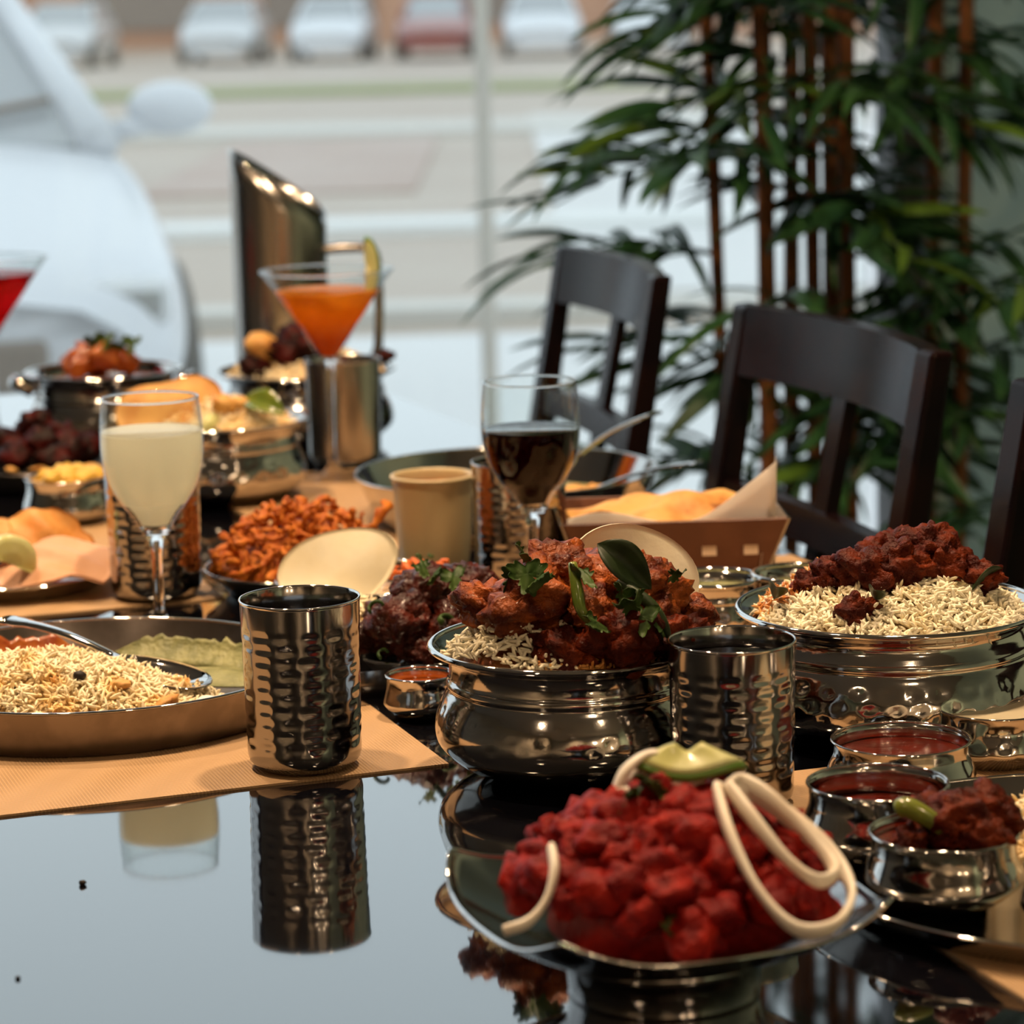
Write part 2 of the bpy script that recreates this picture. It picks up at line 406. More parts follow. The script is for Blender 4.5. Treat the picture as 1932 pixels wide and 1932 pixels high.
for i, (x, y, wt) in enumerate(LAMPS):
    lm = thing('ceiling_downlight', 'unseen round recessed ceiling downlight with warm bulb', 'lamp', (x, y, LAMP_Z), 0, 'ceiling downlights')
    obj('housing', MB().lathe([(.10, HC - LAMP_Z), (.10, .0), (.085, -.012), (.075, .0), (.075, .05), (.0, .05)], 40), 'lamp_housing', lm)
    ld = bpy.data.lights.new('bulb', 'AREA'); ld.shape = 'DISK'; ld.size = .12; ld.energy = wt; ld.color = LAMP_COL
    ld.spread = R(130)
    lo = bpy.data.objects.new('bulb', ld); COL.objects.link(lo); lo.parent = lm; lo.location = (0, 0, .03)
for v in (.42, 1.15):          # unseen lamps added on the back wall for highlights on the steel
    wl = thing('added_wall_lamp', 'small unseen round lamp added on the back wall', 'lamp', uv(UB, v, 1.85), RZ, 'added lamps on the back wall')
    obj('back_plate', MB().lathe([(0, 0), (.06, 0), (.06, .012), (.02, .02), (.02, .05), (.09, .06), (.09, .09), (.08, .09), (.08, .065), (0, .065)], 32), 'lamp_housing', wl, None, (R(-90), 0, 0))
    ld = bpy.data.lights.new('bulb', 'AREA'); ld.shape = 'DISK'; ld.size = .15; ld.energy = 3.5; ld.color = LAMP_COL
    lo = bpy.data.objects.new('bulb', ld); COL.objects.link(lo); lo.parent = wl; lo.location = (0, .10, 0); lo.rotation_euler = (R(90), 0, 0)

# ================================================================== OUTSIDE
GZ = -.12
g = obj('ground', MB().box((0, 60, GZ - .1), (160, 130, .2)), 'asphalt', smooth=False); struct(g)
g.location = (0, 4.3 + 5 + .0, 0)
g.data.transform(Matrix.Translation((0, -.0, 0)))
pv = obj('pavement', MB().box((-2, 7.8, GZ + .01), (30, 7.4, .02)), 'pavement', smooth=False); struct(pv); pv.rotation_euler = (0, 0, R(4))
for k, (y, d, m_) in enumerate(((12.2, .35, 'kerb'), (17.0, .7, 'paint_white'), (30, 2.2, 'kerb'), (44, 3.0, 'grass'))):
    o = obj('trim_%d' % (k + 1), MB().box((0, y, GZ + .03), (70, d, .08)), m_, smooth=False); struct(o); o.rotation_euler = (0, 0, R(1.5))
o = obj('brick_paving', MB().box((-1.6, 24.5, GZ + .012), (1.5 * 1.3, 8, .03)), 'brick_paving', smooth=False); struct(o)
o = obj('plaza', MB().box((7, 23, GZ + .012), (13.4, 20, .03)), 'pavement', smooth=False); struct(o)
# post on the pavement
ps = thing('sign_post', 'pale grey metal post standing on the pavement outside', 'post', (-.055, 8.6, GZ))
obj('pole', MB().lathe([(0, 0), (.07, 0), (.07, .02), (.024, .03), (.024, 2.6), (0, 2.6)], 20), 'pole_grey', ps)
obj('sign_plate', MB().box((0, -.03, 2.4), (.3, .01, .4)), 'paint_white', ps, smooth=False)
# long low building at the far side of the car park
bl = thing('building', 'long brown building beyond the car park', 'building', (0, 92, GZ))
obj('facade', MB().box((0, 2, 3.2), (120, 4, 6.4)), 'facade', bl, smooth=False)
obj('roof', MB().box((0, 2, 6.5), (122, 5, .4)), 'roof_grey', bl, smooth=False)
wme = MB().box((0, -.05, 1.7), (3.4, .2, 2.2)).mesh('window', 'facade_glass', False)
for k in range(-9, 10): link('window', wme, bl, (k * 5.6, 0, 0))

def loft(mb, secs):
    n = len(secs[0]); v = [p for s_ in secs for p in s_]; f = []
    for i in range(len(secs) - 1):
        for k in range(n - 1):
            f.append((i * n + k, i * n + k + 1, (i + 1) * n + k + 1, (i + 1) * n + k))
    f.append(tuple(range(n))); f.append(tuple((len(secs) - 1) * n + k for k in reversed(range(n))))
    return mb.add(v, f)
def body_mb():
    st = [(0, .60, .62), (.10, .66, .74), (.35, .74, .83), (.9, .86, .88), (1.3, .96, .90), (2.2, .99, .91), (3.2, 1.0, .91), (4.0, 1.0, .89), (4.4, .92, .82), (4.55, .75, .72)]
    secs = []
    for x, top, hw in st:
        h = [(hw * .86, .22), (hw, .42), (hw, top - .16), (hw - .04, top - .06), (hw - .14, top), (hw * .45, top + .03)]
        secs.append([(-x, -a, b) for a, b in h] + [(-x, a, b) for a, b in reversed(h)])
    return loft(MB(), secs)
CAR_BODY = {}
def make_car(label, loc, rz, m, detail, group=None):
    """nose at the origin pointing along local +x"""
    c = thing('car', label, 'car', loc, rz, group)
    if m not in CAR_BODY: CAR_BODY[m] = body_mb().mesh('body', m)
    bo = link('body', CAR_BODY[m], c)
    md = bo.modifiers.new('sub', 'SUBSURF'); md.levels = 1; md.render_levels = 2
    # greenhouse: pillars, roof, panes
    B = lambda x, y, z: Vector((-x, y, z))
    fl, fr = B(1.25, -.76, .94), B(1.25, .76, .94); rl, rr_ = B(2.15, -.58, 1.42), B(2.15, .58, 1.42)
    bl_, br_ = B(3.35, -.58, 1.42), B(3.35, .58, 1.42); el, er = B(4.1, -.74, .98), B(4.1, .74, .98)
    t = Vector((0, 0, .02))
    roof = MB(); roof.hexa([rl - t, rr_ - t, br_ - t, bl_ - t, rl + t * 2, rr_ + t * 2, br_ + t * 2, bl_ + t * 2])
    obj('roof', roof, m, c, smooth=False, bevel=.015)
    for a, b_ in ((fl, rl), (fr, rr_), (el, bl_), (er, br_)): obj('pillar', MB().tube([a, a.lerp(b_, .5) + Vector((0, 0, .02)), b_], [.065, .05, .05], 8), m, c)
    i = .97
    def pane(p): 
        n_ = (p[1] - p[0]).cross(p[3] - p[0]).normalized() * .006
        obj('pane', MB().hexa([q - n_ for q in p] + [q + n_ for q in p]), 'car_glass', c, smooth=False)
    pane([fl, fr, rr_, rl]); pane([el, er, br_, bl_]); pane([fl, rl, bl_, el]); pane([fr, rr_, br_, er])
    wh = MB().lathe([(0, -.10), (.2, -.10), (.31, -.09), (.33, -.05), (.33, .05), (.31, .09), (.2, .10), (0, .10)], 28)
    wme_ = wh.mesh('wheel', 'tyre'); hme_ = MB().lathe([(0, -.015), (.17, -.012), (.19, 0), (.17, .012), (0, .015)], 20).mesh('hubcap', 'headlight')
    for x in (.85, 3.6):
        for s_ in (-1, 1):
            wo = link('wheel', wme_, c, (-x, s_ * .80, .33), (R(90), 0, 0)); link('hubcap', hme_, wo, (0, 0, -s_ * .095))
    if detail:
        for s_ in (-1, 1):
            mr = link('mirror', blob('mirror_shape', m, 3, .0, 1, (.55, 1, .62), 0, 0), c, (-1.52, s_ * 1.02, 1.03)); mr.scale = (6.5, 6.5, 6.5)
            obj('mirror_arm', MB().tube([(-1.5, s_ * .84, .97), (-1.52, s_ * .98, .99)], .03, 8), m, c)
            obj('headlight', MB().box((-.17, s_ * .60, .60), (.16, .26, .12)), 'headlight', c, smooth=False, bevel=.03)
        obj('grille', MB().box((-.02, 0, .47), (.08, .80, .13)), 'car_trim', c, smooth=False, bevel=.02)
        obj('bumper', MB().box((-.10, 0, .26), (.30, 1.38, .14)), 'car_trim', c, smooth=False, bevel=.05)
        obj('wiper', MB().tube([(-1.28, .1, .99), (-1.42, .65, 1.07)], .012, 6), 'car_trim', c)
    return c
_hd = math.atan2(-.954, .30)
make_car('white car parked nose-in just outside the window', (-1.50, 6.95, GZ), _hd, 'car_white', True)
far = [(-6.4, 'car_silver', 'silver car in the far parking row left of the white cars'), (-3.95, 'car_white', 'white car in the far parking row left of the maroon car'),
       (-1.5, 'car_maroon', 'maroon car in the far parking row across the car park'), (.95, 'car_white', 'white car in the far parking row just right of the post'), (3.4, 'car_white', 'white car in the far parking row behind the palm leaves'), (-10., 'car_silver', 'silver car far left in the distant row, behind the near car')]
for x, m_, lb in far: make_car(lb, (x, 66 + rng.uniform(-.6, .6), GZ), R(-90) + rng.uniform(-.05, .05), m_, False, 'cars parked in the far row')

# ================================================================== TABLE, MATS, CHAIRS
tb = thing('dining_table', 'long glossy black dining table set with dishes', 'table', (0, 0, 0), RZ)
U0, U1, V0, V1 = .42, 3.5, -.05, 1.01
obj('tabletop', MB().box(((V0 + V1) / 2, (U0 + U1) / 2, T - .02), (V1 - V0, U1 - U0, .04)), 'table_gloss', tb, smooth=False, bevel=.003)
for v in (V0 + .08, V1 - .08):
    for u in (U0 + .08, U1 - .08): obj('leg', MB().box((v, u, (T - .04) / 2), (.07, .07, T - .04)), 'espresso_wood', tb, smooth=False, bevel=.004)
    obj('apron', MB().box((v, (U0 + U1) / 2, T - .08), (.025, U1 - U0 - .2, .08)), 'espresso_wood', tb, smooth=False)
def placemat(u0, u1, v0, v1, label):
    mb = MB().box((0, 0, 0), (v1 - v0, u1 - u0, .0014))
    o = obj('placemat', mb, 'woven_mat', None, uv((u0 + u1) / 2, (v0 + v1) / 2, T + .0008), (0, 0, RZ), smooth=False)
    tag(o, label, 'placemat', 'tan woven placemats')
placemat(1.628, 2.06, .10, .532, 'tan woven placemat under the plate of leftover rice')
placemat(2.178, 2.60, .10, .532, 'tan woven placemat under the plate of orange papads')
placemat(2.31, 2.74, .64, 1.0, 'tan woven placemat under the orange cocktail and the wide pan')
placemat(1.70, 2.14, .655, 1.0, 'tan woven placemat partly seen behind the right steel tumbler')
placemat(1.02, 1.525, .64, 1.0, 'tan woven placemat under the round platter of small bowls')
def make_chair(label, u, v, turn=0.):
    c = thing('dining_chair', label, 'chair', uv(u, v, 0), TH - pi / 2 + turn, 'dark dining chairs along the table')
    W, ln = .43, .165
    yb = lambda z: (z - .925) * ln            # reclining back: y = 0 at the top
    for s_ in (-1, 1):
        mb = MB(); x = s_ * (W / 2 - .017); q = []
        for z, dx, dy in ((0, .034, .03), (.45, .034, .034), (.925, .032, .020)):
            y = yb(z) if z >= .45 else yb(.45) + (.45 - z) * .08
            q.append([(x - dx / 2, y - dy / 2, z), (x + dx / 2, y - dy / 2, z), (x + dx / 2, y + dy / 2, z), (x - dx / 2, y + dy / 2, z)])
        mb.hexa(q[0] + q[1]); mb2 = MB().hexa(q[1] + q[2]); mb.add(mb2.v, mb2.f)
        obj('stile', mb, 'espresso_wood', c, smooth=False, bevel=.004)
        fl_ = MB().hexa([(x - .018, -.47, 0), (x + .018, -.47, 0), (x + .018, -.435, 0), (x - .018, -.435, 0), (x - .02, -.48, .44), (x + .02, -.48, .44), (x + .02, -.44, .44), (x - .02, -.44, .44)])
        obj('leg', fl_, 'espresso_wood', c, smooth=False, bevel=.003)
        obj('stretcher', MB().box((x, -.26, .2), (.02, .38, .03)), 'espresso_wood', c, smooth=False)
    def rail(z0, z1, th, bow):
        n = 12; mb = MB(); w2 = W / 2 - .03
        secs = []
        for i in range(n + 1):
            x = -w2 + 2 * w2 * i / n; b = bow * (1 - (x / w2) ** 2)
            secs.append([(x, yb(z0) + b - th / 2, z0), (x, yb(z0) + b + th / 2, z0), (x, yb(z1) + b + th / 2, z1), (x, yb(z1) + b - th / 2, z1), (x, yb(z0) + b - th / 2, z0)])
        return loft(mb, secs)
    obj('top_rail', rail(.862, .925, .018, .022), 'espresso_wood', c, smooth='auto')
    obj('lower_rail', rail(.735, .765, .016, .012), 'espresso_wood', c, smooth='auto')
    sp = MB().hexa([(-.014, yb(.46), .46), (.014, yb(.46), .46), (.014, yb(.46) + .012, .46), (-.014, yb(.46) + .012, .46),
                    (-.014, yb(.865) + .014, .865), (.014, yb(.865) + .014, .865), (.014, yb(.865) + .026, .865), (-.014, yb(.865) + .026, .865)])
    obj('splat', sp, 'espresso_wood', c, smooth=False)
    obj('seat', MB().box((0, -.27, .455), (.43, .43, .035)), 'espresso_wood', c, smooth=False, bevel=.008)
    obj('seat_rail', MB().box((0, -.45, .41), (.38, .02, .05)), 'espresso_wood', c, smooth=False)
    return c
make_chair('dark dining chair farthest down the table, nearest the window', 2.95, 1.165, -.12)
make_chair('dark dining chair between the farthest chair and the frame edge, before the palm', 2.245, 1.092, -.045)
make_chair('dark dining chair cut off by the right frame edge', 1.655, 1.06)

# ================================================================== STEEL TABLEWARE
def ring_dents(rows, per, z0, z1, depth, wide=.92, tall=.85, seed=3):
    g = random.Random(seed)
    J = {(i, j): (g.uniform(.55, 1.25), g.uniform(-.12, .12)) for i in range(rows) for j in range(per)}
    def f(a, z, r):
        if z < z0 or z > z1: return 0.
        q = (z - z0) / (z1 - z0) * rows; i = min(rows - 1, int(q)); b = (q - i - .5) * 2 / tall
        p = (a / 2 / pi) * per + (.22 if i % 2 else 0) ; p %= per; j = int(p); k, o_ = J[(i, j % per)]; c_ = (p - int(p) - .5 + o_) * 2 / wide
        if abs(b) >= 1 or abs(c_) >= 1: return 0.
        return -depth * k * (1 - b * b) ** 2 * (1 - c_ * c_) ** 2
    return f
def spot_dents(spots, depth):
    def f(a, z, r):
        d = 0.
        for a0, z0, rd in spots:
            da = (a - a0 + pi) % (2 * pi) - pi
            q = ((da * r) ** 2 + (z - z0) ** 2) / rd ** 2
            if q < 1: d -= depth * (1 - q) ** 2
        return d
    return f
TUMB = {}
def tumbler(label, x, y, r, h, seed, dents=True, z=T, m='steel_dark', group='steel tumblers', drink=None):
    t = thing('steel_tumbler', label, 'tumbler', (x, y, z), rng.uniform(0, 6), group)
    k = (round(r, 4), round(h, 4), seed, dents)
    if k not in TUMB:
        rb = r * .955
        out = [(0, .0015), (rb * .6, .001), (rb - .011, .0)]
        out += [(rb - .011 + .011 * math.sin(a), .011 - .011 * math.cos(a)) for a in (.4, .8, 1.2, 1.5)]
        n = 76
        out += [(rb + (r - rb) * i / n, .012 + (h - .012 - .0006) * i / n) for i in range(1, n + 1)]
        out += [(r - .0003, h), (r - .0008, h), (r - .0011, h - .0006)]
        out += [(rb - .0012 + (r - rb) * i / 10, .006 + (h - .008) * i / 10) for i in range(9, -1, -1)] + [(rb - .012, .003), (0, .003)]
        df = ring_dents(10, 14, h * .14, h * .86, .00055, wide=.98, tall=.98, seed=seed) if dents else None
        dd = (lambda a, z_, rr: df(a, z_, rr) if rr > rb - .0005 + 0 * z_ else 0.) if dents else None
        mb = MB().lathe(out, 150 if dents else 64, dd)
        TUMB[k] = mb.mesh('body', m)
    link('body', TUMB[k], t)
    obj('lip', MB().lathe([(r, h - .0012), (r + .0005, h - .0004), (r + .0003, h + .0005), (r - .0006, h + .0005), (r - .0011, h - .0006), (r - .001, h - .002)], 96), 'steel_polished', t)
    if drink:
        tag(obj('drink', MB().lathe([(0, h * .3), (rb_in(r), h * .3), (rb_in(r), h - drink), (0, h - drink)], 64), 'dark_fill', None, (x, y, z)), 'dark surface inside ' + label, 'drink')  # added dark surface; shade inside the tumbler put into its colour
    return t
def rb_in(r): return r * .955 - .0016
tumbler('hammered steel tumbler standing on the placemat beside the rice plate', -.129, 1.716, .0362, .104, 1, z=T + .0015, drink=.02)
tumbler('hammered steel tumbler between the two steel handi bowls', .1225, 1.612, .0362, .0965, 2, drink=.012)
tumbler('hammered steel tumbler behind the glass of cloudy drink', -.28, 2.243, .037, .102, 3, z=T + .0015)
tumbler('hammered steel tumbler behind the red wine glass', .006, 2.285, .0375, .095, 4)
tumbler('smooth tall steel tumbler behind the orange cocktail stem', -.166, 2.892, .038, .106, 5, dents=False, m='steel_brushed')

def handi(label, x, y, Rr, h, spots, depth, z=T, m='steel', group='steel handi bowls', n=180, belly=1.0):
    t = thing('handi_bowl', label, 'bowl', (x, y, z), 0, group)
    b = Rr * belly
    prof = [(0, .0015), (b * .50, .0), (b * .60, .0012), (b * .80, h * .10), (b * .945, h * .235), (b * .985, h * .36), (b * .965, h * .50), (b * .915, h * .625),
            (b * .885, h * .68), (b * .897, h * .712), (b * .892, h * .745), (b * .875, h * .775), (Rr * .875, h * .86), (Rr * .90, h * .93), (Rr * .975, h * .985), (Rr, h)]
    out = sprof(prof, 5)
    inn = [(Rr * .985, h + .0005), (Rr * .95, h * .985), (Rr * .885, h * .93), (Rr * .862, h * .86), (b * .86, h * .70), (b * .95, h * .5), (b * .96, h * .33), (b * .78, h * .12), (b * .5, .003), (0, .003)]
    mb = MB().lathe(out, n, spot_dents(spots, depth)); obj('body', mb, m, t)
    obj('inside', MB().lathe(inn, 72), m, t)
    lip = [(Rr + .0022 * math.cos(a), h + .0006 + .0019 * math.sin(a)) for a in [2 * pi * k / 10 for k in range(11)]]
    obj('rim', MB().lathe(lip, 110), 'steel_polished', t)
    return t
g = random.Random(11)
def scatter_spots(n, zlo, zhi, rd, amin, amax):
    return [(R(g.uniform(amin, amax)), g.uniform(zlo, zhi), rd * g.uniform(.8, 1.2)) for k in range(n)]
# ring of small round dimples on the front belly
sp = []
for k in range(26):
    for j, zz in enumerate((.030, .036, .042)):
        sp.append((2 * pi * (k + .5 * (j % 2)) / 26 + g.uniform(-.03, .03), zz + g.uniform(-.0012, .0012), .0032 * g.uniform(.7, 1.15)))
sp = [s_ for s_ in sp if g.random() < .7]
handi('steel handi bowl of chicken curry and rice at the table centre', .033, 1.697, .0835, .078, sp, .0012)
sp = []
for k in range(34):
    for j, zz in enumerate((.020, .0275, .035, .0425)):
        sp.append((2 * pi * (k + .5 * (j % 2)) / 34 + g.uniform(-.04, .04), zz + g.uniform(-.001, .001), .0050 * g.uniform(.75, 1.15)))
handi('large hammered steel handi bowl of meat and rice at the right edge', .234, 1.778, .0945, .078, sp, .0013, belly=1.04)
def simple_spots(n, zs, rd): return [(2 * pi * (k + .5 * (j % 2)) / n, zz, rd) for k in range(n) for j, zz in enumerate(zs)]
_fh = handi('far steel handi bowl of curry topped with herbs', -.418, 2.99, .080, .088, [], 0., n=72)
for s_ in (-1, 1): obj('handle', MB().tube(catmull([(s_ * .072, -.012, .070), (s_ * .086, -.014, .078), (s_ * .094, 0, .080), (s_ * .086, .014, .078), (s_ * .072, .012, .070)], 5), .0042, 10, flat=1.6), 'steel_polished', _fh)
handi('hammered handi bowl of yellow rice behind the cloudy drink', -.268, 2.70, .078, .074, simple_spots(22, (.02, .031, .042), .006), .0014, n=110)
handi('dark handi bowl of rice under the tall slanted jug', -.212, 3.035, .092, .078, [], 0., m='steel_dark', n=72)
handi('small hammered bowl behind the second cream papad', .143, 2.045, .034, .044, simple_spots(18, (.010, .016, .022), .0035), .001, n=90)
handi('small hammered bowl just behind the large right handi', .205, 2.04, .034, .047, simple_spots(18, (.010, .016, .022), .0035), .001, n=90)

def plate(label, x, y, Rr, h, m='steel_worn', flare=.006, z=T, name='thali_plate', cat='plate', group=None, lipm='steel_polished'):
    t = thing(name, label, cat, (x, y, z), 0, group)
    rb = Rr - flare
    out = [(0, .0), (rb - .006, 0), (rb - .002, .001), (rb, .004), (Rr - .0005, h - .001), (Rr, h)]
    inn = [(Rr, h), (Rr - .0014, h), (Rr - .002, h - .001), (rb - .0016, .005), (rb - .005, .0022), (0, .002)]
    obj('body', MB().lathe(out + inn[1:], 120), m, t)
    lip = [(Rr - .0006 + .0012 * math.cos(a), h + .0010 * math.sin(a)) for a in [2 * pi * k / 8 for k in range(9)]]
    obj('rim', MB().lathe(lip, 120), lipm, t)
    return t
plate('round steel thali plate of leftover rice with a spoon', -.279, 1.879, .141, .030, z=T + .0015)
plate('wide round steel pan behind the red wine glass', -.004, 2.552, .135, .045, m='steel', flare=.02, name='serving_pan', cat='pan')
plate('round steel platter carrying small bowls in the right corner', .300, 1.446, .158, .014, m='steel', flare=.012, z=T + .0015)
plate('steel plate of folded orange papads at the left edge', -.402, 2.295, .084, .014, m='steel', flare=.014, z=T + .0015)
plate('black sizzler plate of charred meat at the left edge', -.455, 2.80, .070, .022, m='black_metal', flare=.012, lipm='steel_worn')
plate('dark round dish of shredded fritters', -.167, 2.262, .0775, .020, m='black_metal', flare=.018, name='serving_dish', cat='dish')
plate('shallow steel bowl holding the first cream papad', -.108, 2.112, .068, .038, m='steel', flare=.016, name='serving_bowl', cat='bowl')
plate('dark dish of glossy brown meatballs', -.060, 1.955, .056, .020, m='black_metal', flare=.014, name='serving_dish', cat='dish')

def katori(label, x, y, r, h, z=T, m='steel', spots=None, bulge=1.06):
    t = thing('katori_bowl', label, 'bowl', (x, y, z), 0, 'small steel katori bowls')
    prof = [(0, .0), (r * .55, .0), (r * .78, h * .06), (r * .99 * bulge, h * .30), (r * 1.0 * bulge, h * .46), (r * .975, h * .72), (r * .97, h * .9), (r, h)]
    out = sprof(prof, 5)
    inn = [(r - .0008, h + .0003), (r * .955, h * .9), (r * .955, h * .7), (r * .98 * bulge, h * .46), (r * .95 * bulge, h * .3), (r * .74, h * .1), (0, h * .07)]
    obj('body', MB().lathe(out + inn, 96, spot_dents(spots, .0009) if spots else None), m, t)
    obj('rim', MB().lathe([(r - .0003 + .0009 * math.cos(a), h + .0008 * math.sin(a)) for a in [2 * pi * k / 8 for k in range(9)]], 96), 'steel_polished', t)
    return t
def fill(name, label, cat, x, y, r, z, m, dome=0., kind='stuff', n=48):
    """sauce lying inside a bowl"""
    mb = MB().lathe([(0, z - .008), (r * .9, z - .008), (r, z), (r * .97, z + .0004), (r * .6, z + dome * .6), (r * .3, z + dome * .92), (0, z + dome)], n)
    return tag(obj(name, mb, m, None, (x, y, 0)), label, cat, None, kind)
ZP = T + .0015 + .002
KA = (.190, 1.494); KD = (.213, 1.414); KE = (.276, 1.368)
katori('plain steel bowl of dark red sauce on the platter, left', KA[0], KA[1], .0375, .040, ZP)
katori('steel bowl of curry with green chili at the platter front', KD[0], KD[1], .0375, .036, ZP)
katori('small steel bowl of orange chutney at the right frame edge', KE[0], KE[1], .030, .030, ZP)
katori('wide steel bowl of red sauce behind the platter', .2205, 1.628, .040, .032)
katori('hammered steel bowl of cream-coloured raita', .285, 1.690, .0345, .034, T, spots=simple_spots(14, (.010, .017, .024), .004))
katori('small steel bowl of orange chutney left of the central handi', -.062, 1.838, .0225, .028)
katori('steel bowl heaped with yellow lentils at the left', -.400, 2.590, .037, .042)
fill('red_sauce', 'dark red sauce in the left bowl on the platter', 'sauce', KA[0], KA[1], .036, ZP + .024, 'curry_red')
fill('curry_sauce', 'dark curry gravy in the bowl with the green chili', 'sauce', KD[0], KD[1], .036, ZP + .029, 'curry_red')
fill('orange_chutney', 'orange chutney in the small bowl at the right edge', 'sauce', KE[0], KE[1], .029, ZP + .025, 'curry_orange')
fill('red_sauce', 'dark red sauce in the wide bowl behind the platter', 'sauce', .2205, 1.628, .0388, T + .023, 'curry_red')
fill('raita', 'smooth cream-coloured raita filling the hammered bowl', 'sauce', .285, 1.690, .0332, T + .0315, 'raita')
fill('orange_chutney', 'runny orange chutney in the small bowl by the central handi', 'sauce', -.062, 1.838, .0214, T + .020, 'chutney_orange')
# square steel condiment dish
sd = thing('square_dish', 'small square steel dish behind the front tumbler', 'dish', (-.100, 1.893, T), RZ + .1)
obj('floor_plate', MB().box((0, 0, .001), (.05, .05, .002)), 'steel_dark', sd, smooth=False)
for k in range(4):
    a = k * pi / 2; obj('side', MB().box((0, .025, .012), (.052, .0016, .024), Matrix.Rotation(0, 3, 'Z')), 'steel_dark', sd, (0, 0, 0), (0, 0, a), smooth=False)

def spoon(label, tip, bowl, group='steel spoons', size=1., m='steel_polished', lift=.004):
    """handle end -> bowl end in world coordinates"""
    A, B = Vector(tip), Vector(bowl); d = (B - A); L = d.length; d.normalize()
    side = d.cross(Vector((0, 0, 1))).normalized(); nrm = side.cross(d)
    if nrm.z < 0: nrm = -nrm; side = -side
    t = thing('spoon', label, 'spoon', A, 0, group)
    bl_ = min(.055 * size, L * .42); hl = L - bl_
    def hf(u, v):
        s_ = u * hl; w_ = (.0055 - .0025 * math.sin(min(1, u * 1.15) * pi * .5) + (.0018 if u < .2 else 0)) * size
        return d * s_ + side * ((v - .5) * 2 * w_) + nrm * (.004 * math.sin(u * pi) - .0018 * ((v - .5) * 2) ** 2)
    obj('handle', MB().sheet(hf, 14, 4, .0018), m, t)
    def bf(u, v):
        a = v * 2 * pi; r_ = u
        x = math.cos(a) * r_ * bl_ / 2; y = math.sin(a) * r_ * .017 * size * (1 + .18 * math.cos(a))
        return d * (hl + bl_ / 2 - .001 + x) + side * y + nrm * (-.007 * size * (1 - r_ * r_))
    obj('bowl', MB().sheet(bf, 6, 24, .0012, True), m, t)
    return t
spoon('steel spoon resting in the plate of leftover rice', (-.345, 1.935, T + .052), (-.200, 1.835, T + .024), size=1.35)
spoon('steel spoon with raised handle at the back of the pan', (.126, 2.50, T + .101), (.01, 2.575, T + .028), size=1.5)
spoon('steel spoon leaning over the front of the wide pan', (.158, 2.425, T + .069), (.01, 2.50, T + .020), size=1.4)

# slant-cut steel jug
jx, jy, jr = -.252, 3.26, .053
jg = thing('steel_jug', 'tall brushed steel jug with slanting cut top', 'jug', (jx, jy, T))
def jug_side(r, out=True):
    mb = MB(); n = 48; v = []; f = []; K = 10
    for i in range(K + 1):
        for k in range(n):
            a = 2 * pi * k / n; top = .262 - .036 * math.cos(a); 
            v.append((r * math.cos(a), r * math.sin(a), top * i / K))
    for i in range(K):
        for k in range(n): f.append((i * n + k, i * n + (k + 1) % n, (i + 1) * n + (k + 1) % n, (i + 1) * n + k))
    return mb.add(v, f)
body = jug_side(jr); inner = jug_side(jr - .0018); o_ = len(body.v); body.add(inner.v, [q[::-1] for q in inner.f])
n = 48; body.f += [(480 + k, 480 + (k + 1) % n, o_ + 480 + (k + 1) % n, o_ + 480 + k) for k in range(n)]
body.f.append(tuple(reversed(range(48))))
obj('body', body, 'steel_brushed', jg)
obj('rim', MB().tube([(jr * math.cos(a), jr * math.sin(a), .262 - .036 * math.cos(a)) for a in [2 * pi * k / 48 for k in range(48)]], .0016, 6, True), 'steel_polished', jg)
obj('handle', MB().tube(catmull([(jr - .004, -.005, .185), (jr + .02, -.006, .187), (jr + .046, -.007, .185), (jr + .055, -.008, .170), (jr + .055, -.008, .10), (jr + .046, -.007, .062), (jr - .004, -.005, .055)], 4), .0055, 10), 'steel_brushed', jg)

# ================================================================== GLASSES
def wine_glass(label, x, y, h, rr, rmax, drink_label, level, dm, zb=T, stem=.075):
    t = thing('wine_glass', label, 'glass', (x, y, zb), 0, 'stemmed wine glasses')
    bz = stem
    out = sprof([(rmax * .92, .0), (rmax * .93, .0014), (rmax * .6, .0036), (.010, .008), (.0045, .016), (.0038, .035), (.0042, bz - .016), (.0062, bz - .006), (.012, bz + .003)], 4)
    bowl = sprof([(.012, bz + .003), (rmax * .44, bz + (h - bz) * .12), (rmax * .68, bz + (h - bz) * .24), (rmax * .88, bz + (h - bz) * .38), (rmax * .975, bz + (h - bz) * .53), (rmax, bz + (h - bz) * .66), (rmax * .985, bz + (h - bz) * .82), (rr, h)], 6)
    th = .0011
    inn = [(max(0., r - th - .0016 * max(0, 1 - (z - bz) / .03)), z + (.0025 if z < bz + .02 else 0)) for r, z in bowl]
    inn = [p for p in inn if p[0] > .003]
    obj('stem', MB().lathe([(0, .0)] + out + [(.011, bz + .0045), (0, bz + .0052)], 72), 'glass', t)
    obj('bowl', MB().lathe(bowl + [(rr - .0002, h + .0005), (rr - th + .0002, h + .0005)] + list(reversed(inn)), 72), 'thin_glass', t)
    obj('rim', MB().lathe([(rr - th / 2 + .0009 * math.cos(a), h + .0009 * math.sin(a)) for a in [2 * pi * k / 8 for k in range(9)]], 72), 'glass', t)
    # the drink, touching the inner wall
    lv = level
    lp = [p for p in inn if p[1] < lv]
    r_l = np.interp(lv, [p[1] for p in inn], [p[0] for p in inn])
    dp = [(0, bz + .0057)] + [(r + .00012, z) for r, z in lp if z > bz + .006] + [(r_l + .0001, lv), (r_l - .001, lv - .0003), (0, lv - .0003)]
    o = obj('drink', MB().lathe(dp, 72), dm, None, (x, y, zb)); tag(o, drink_label, 'drink')
    return t
wine_glass('wine glass of cloudy pale lemon drink at the left', -.262, 2.108, .175, .0355, .0378, 'cloudy pale lemon drink in the left wine glass', .151, 'lemon_drink', T + .0015)
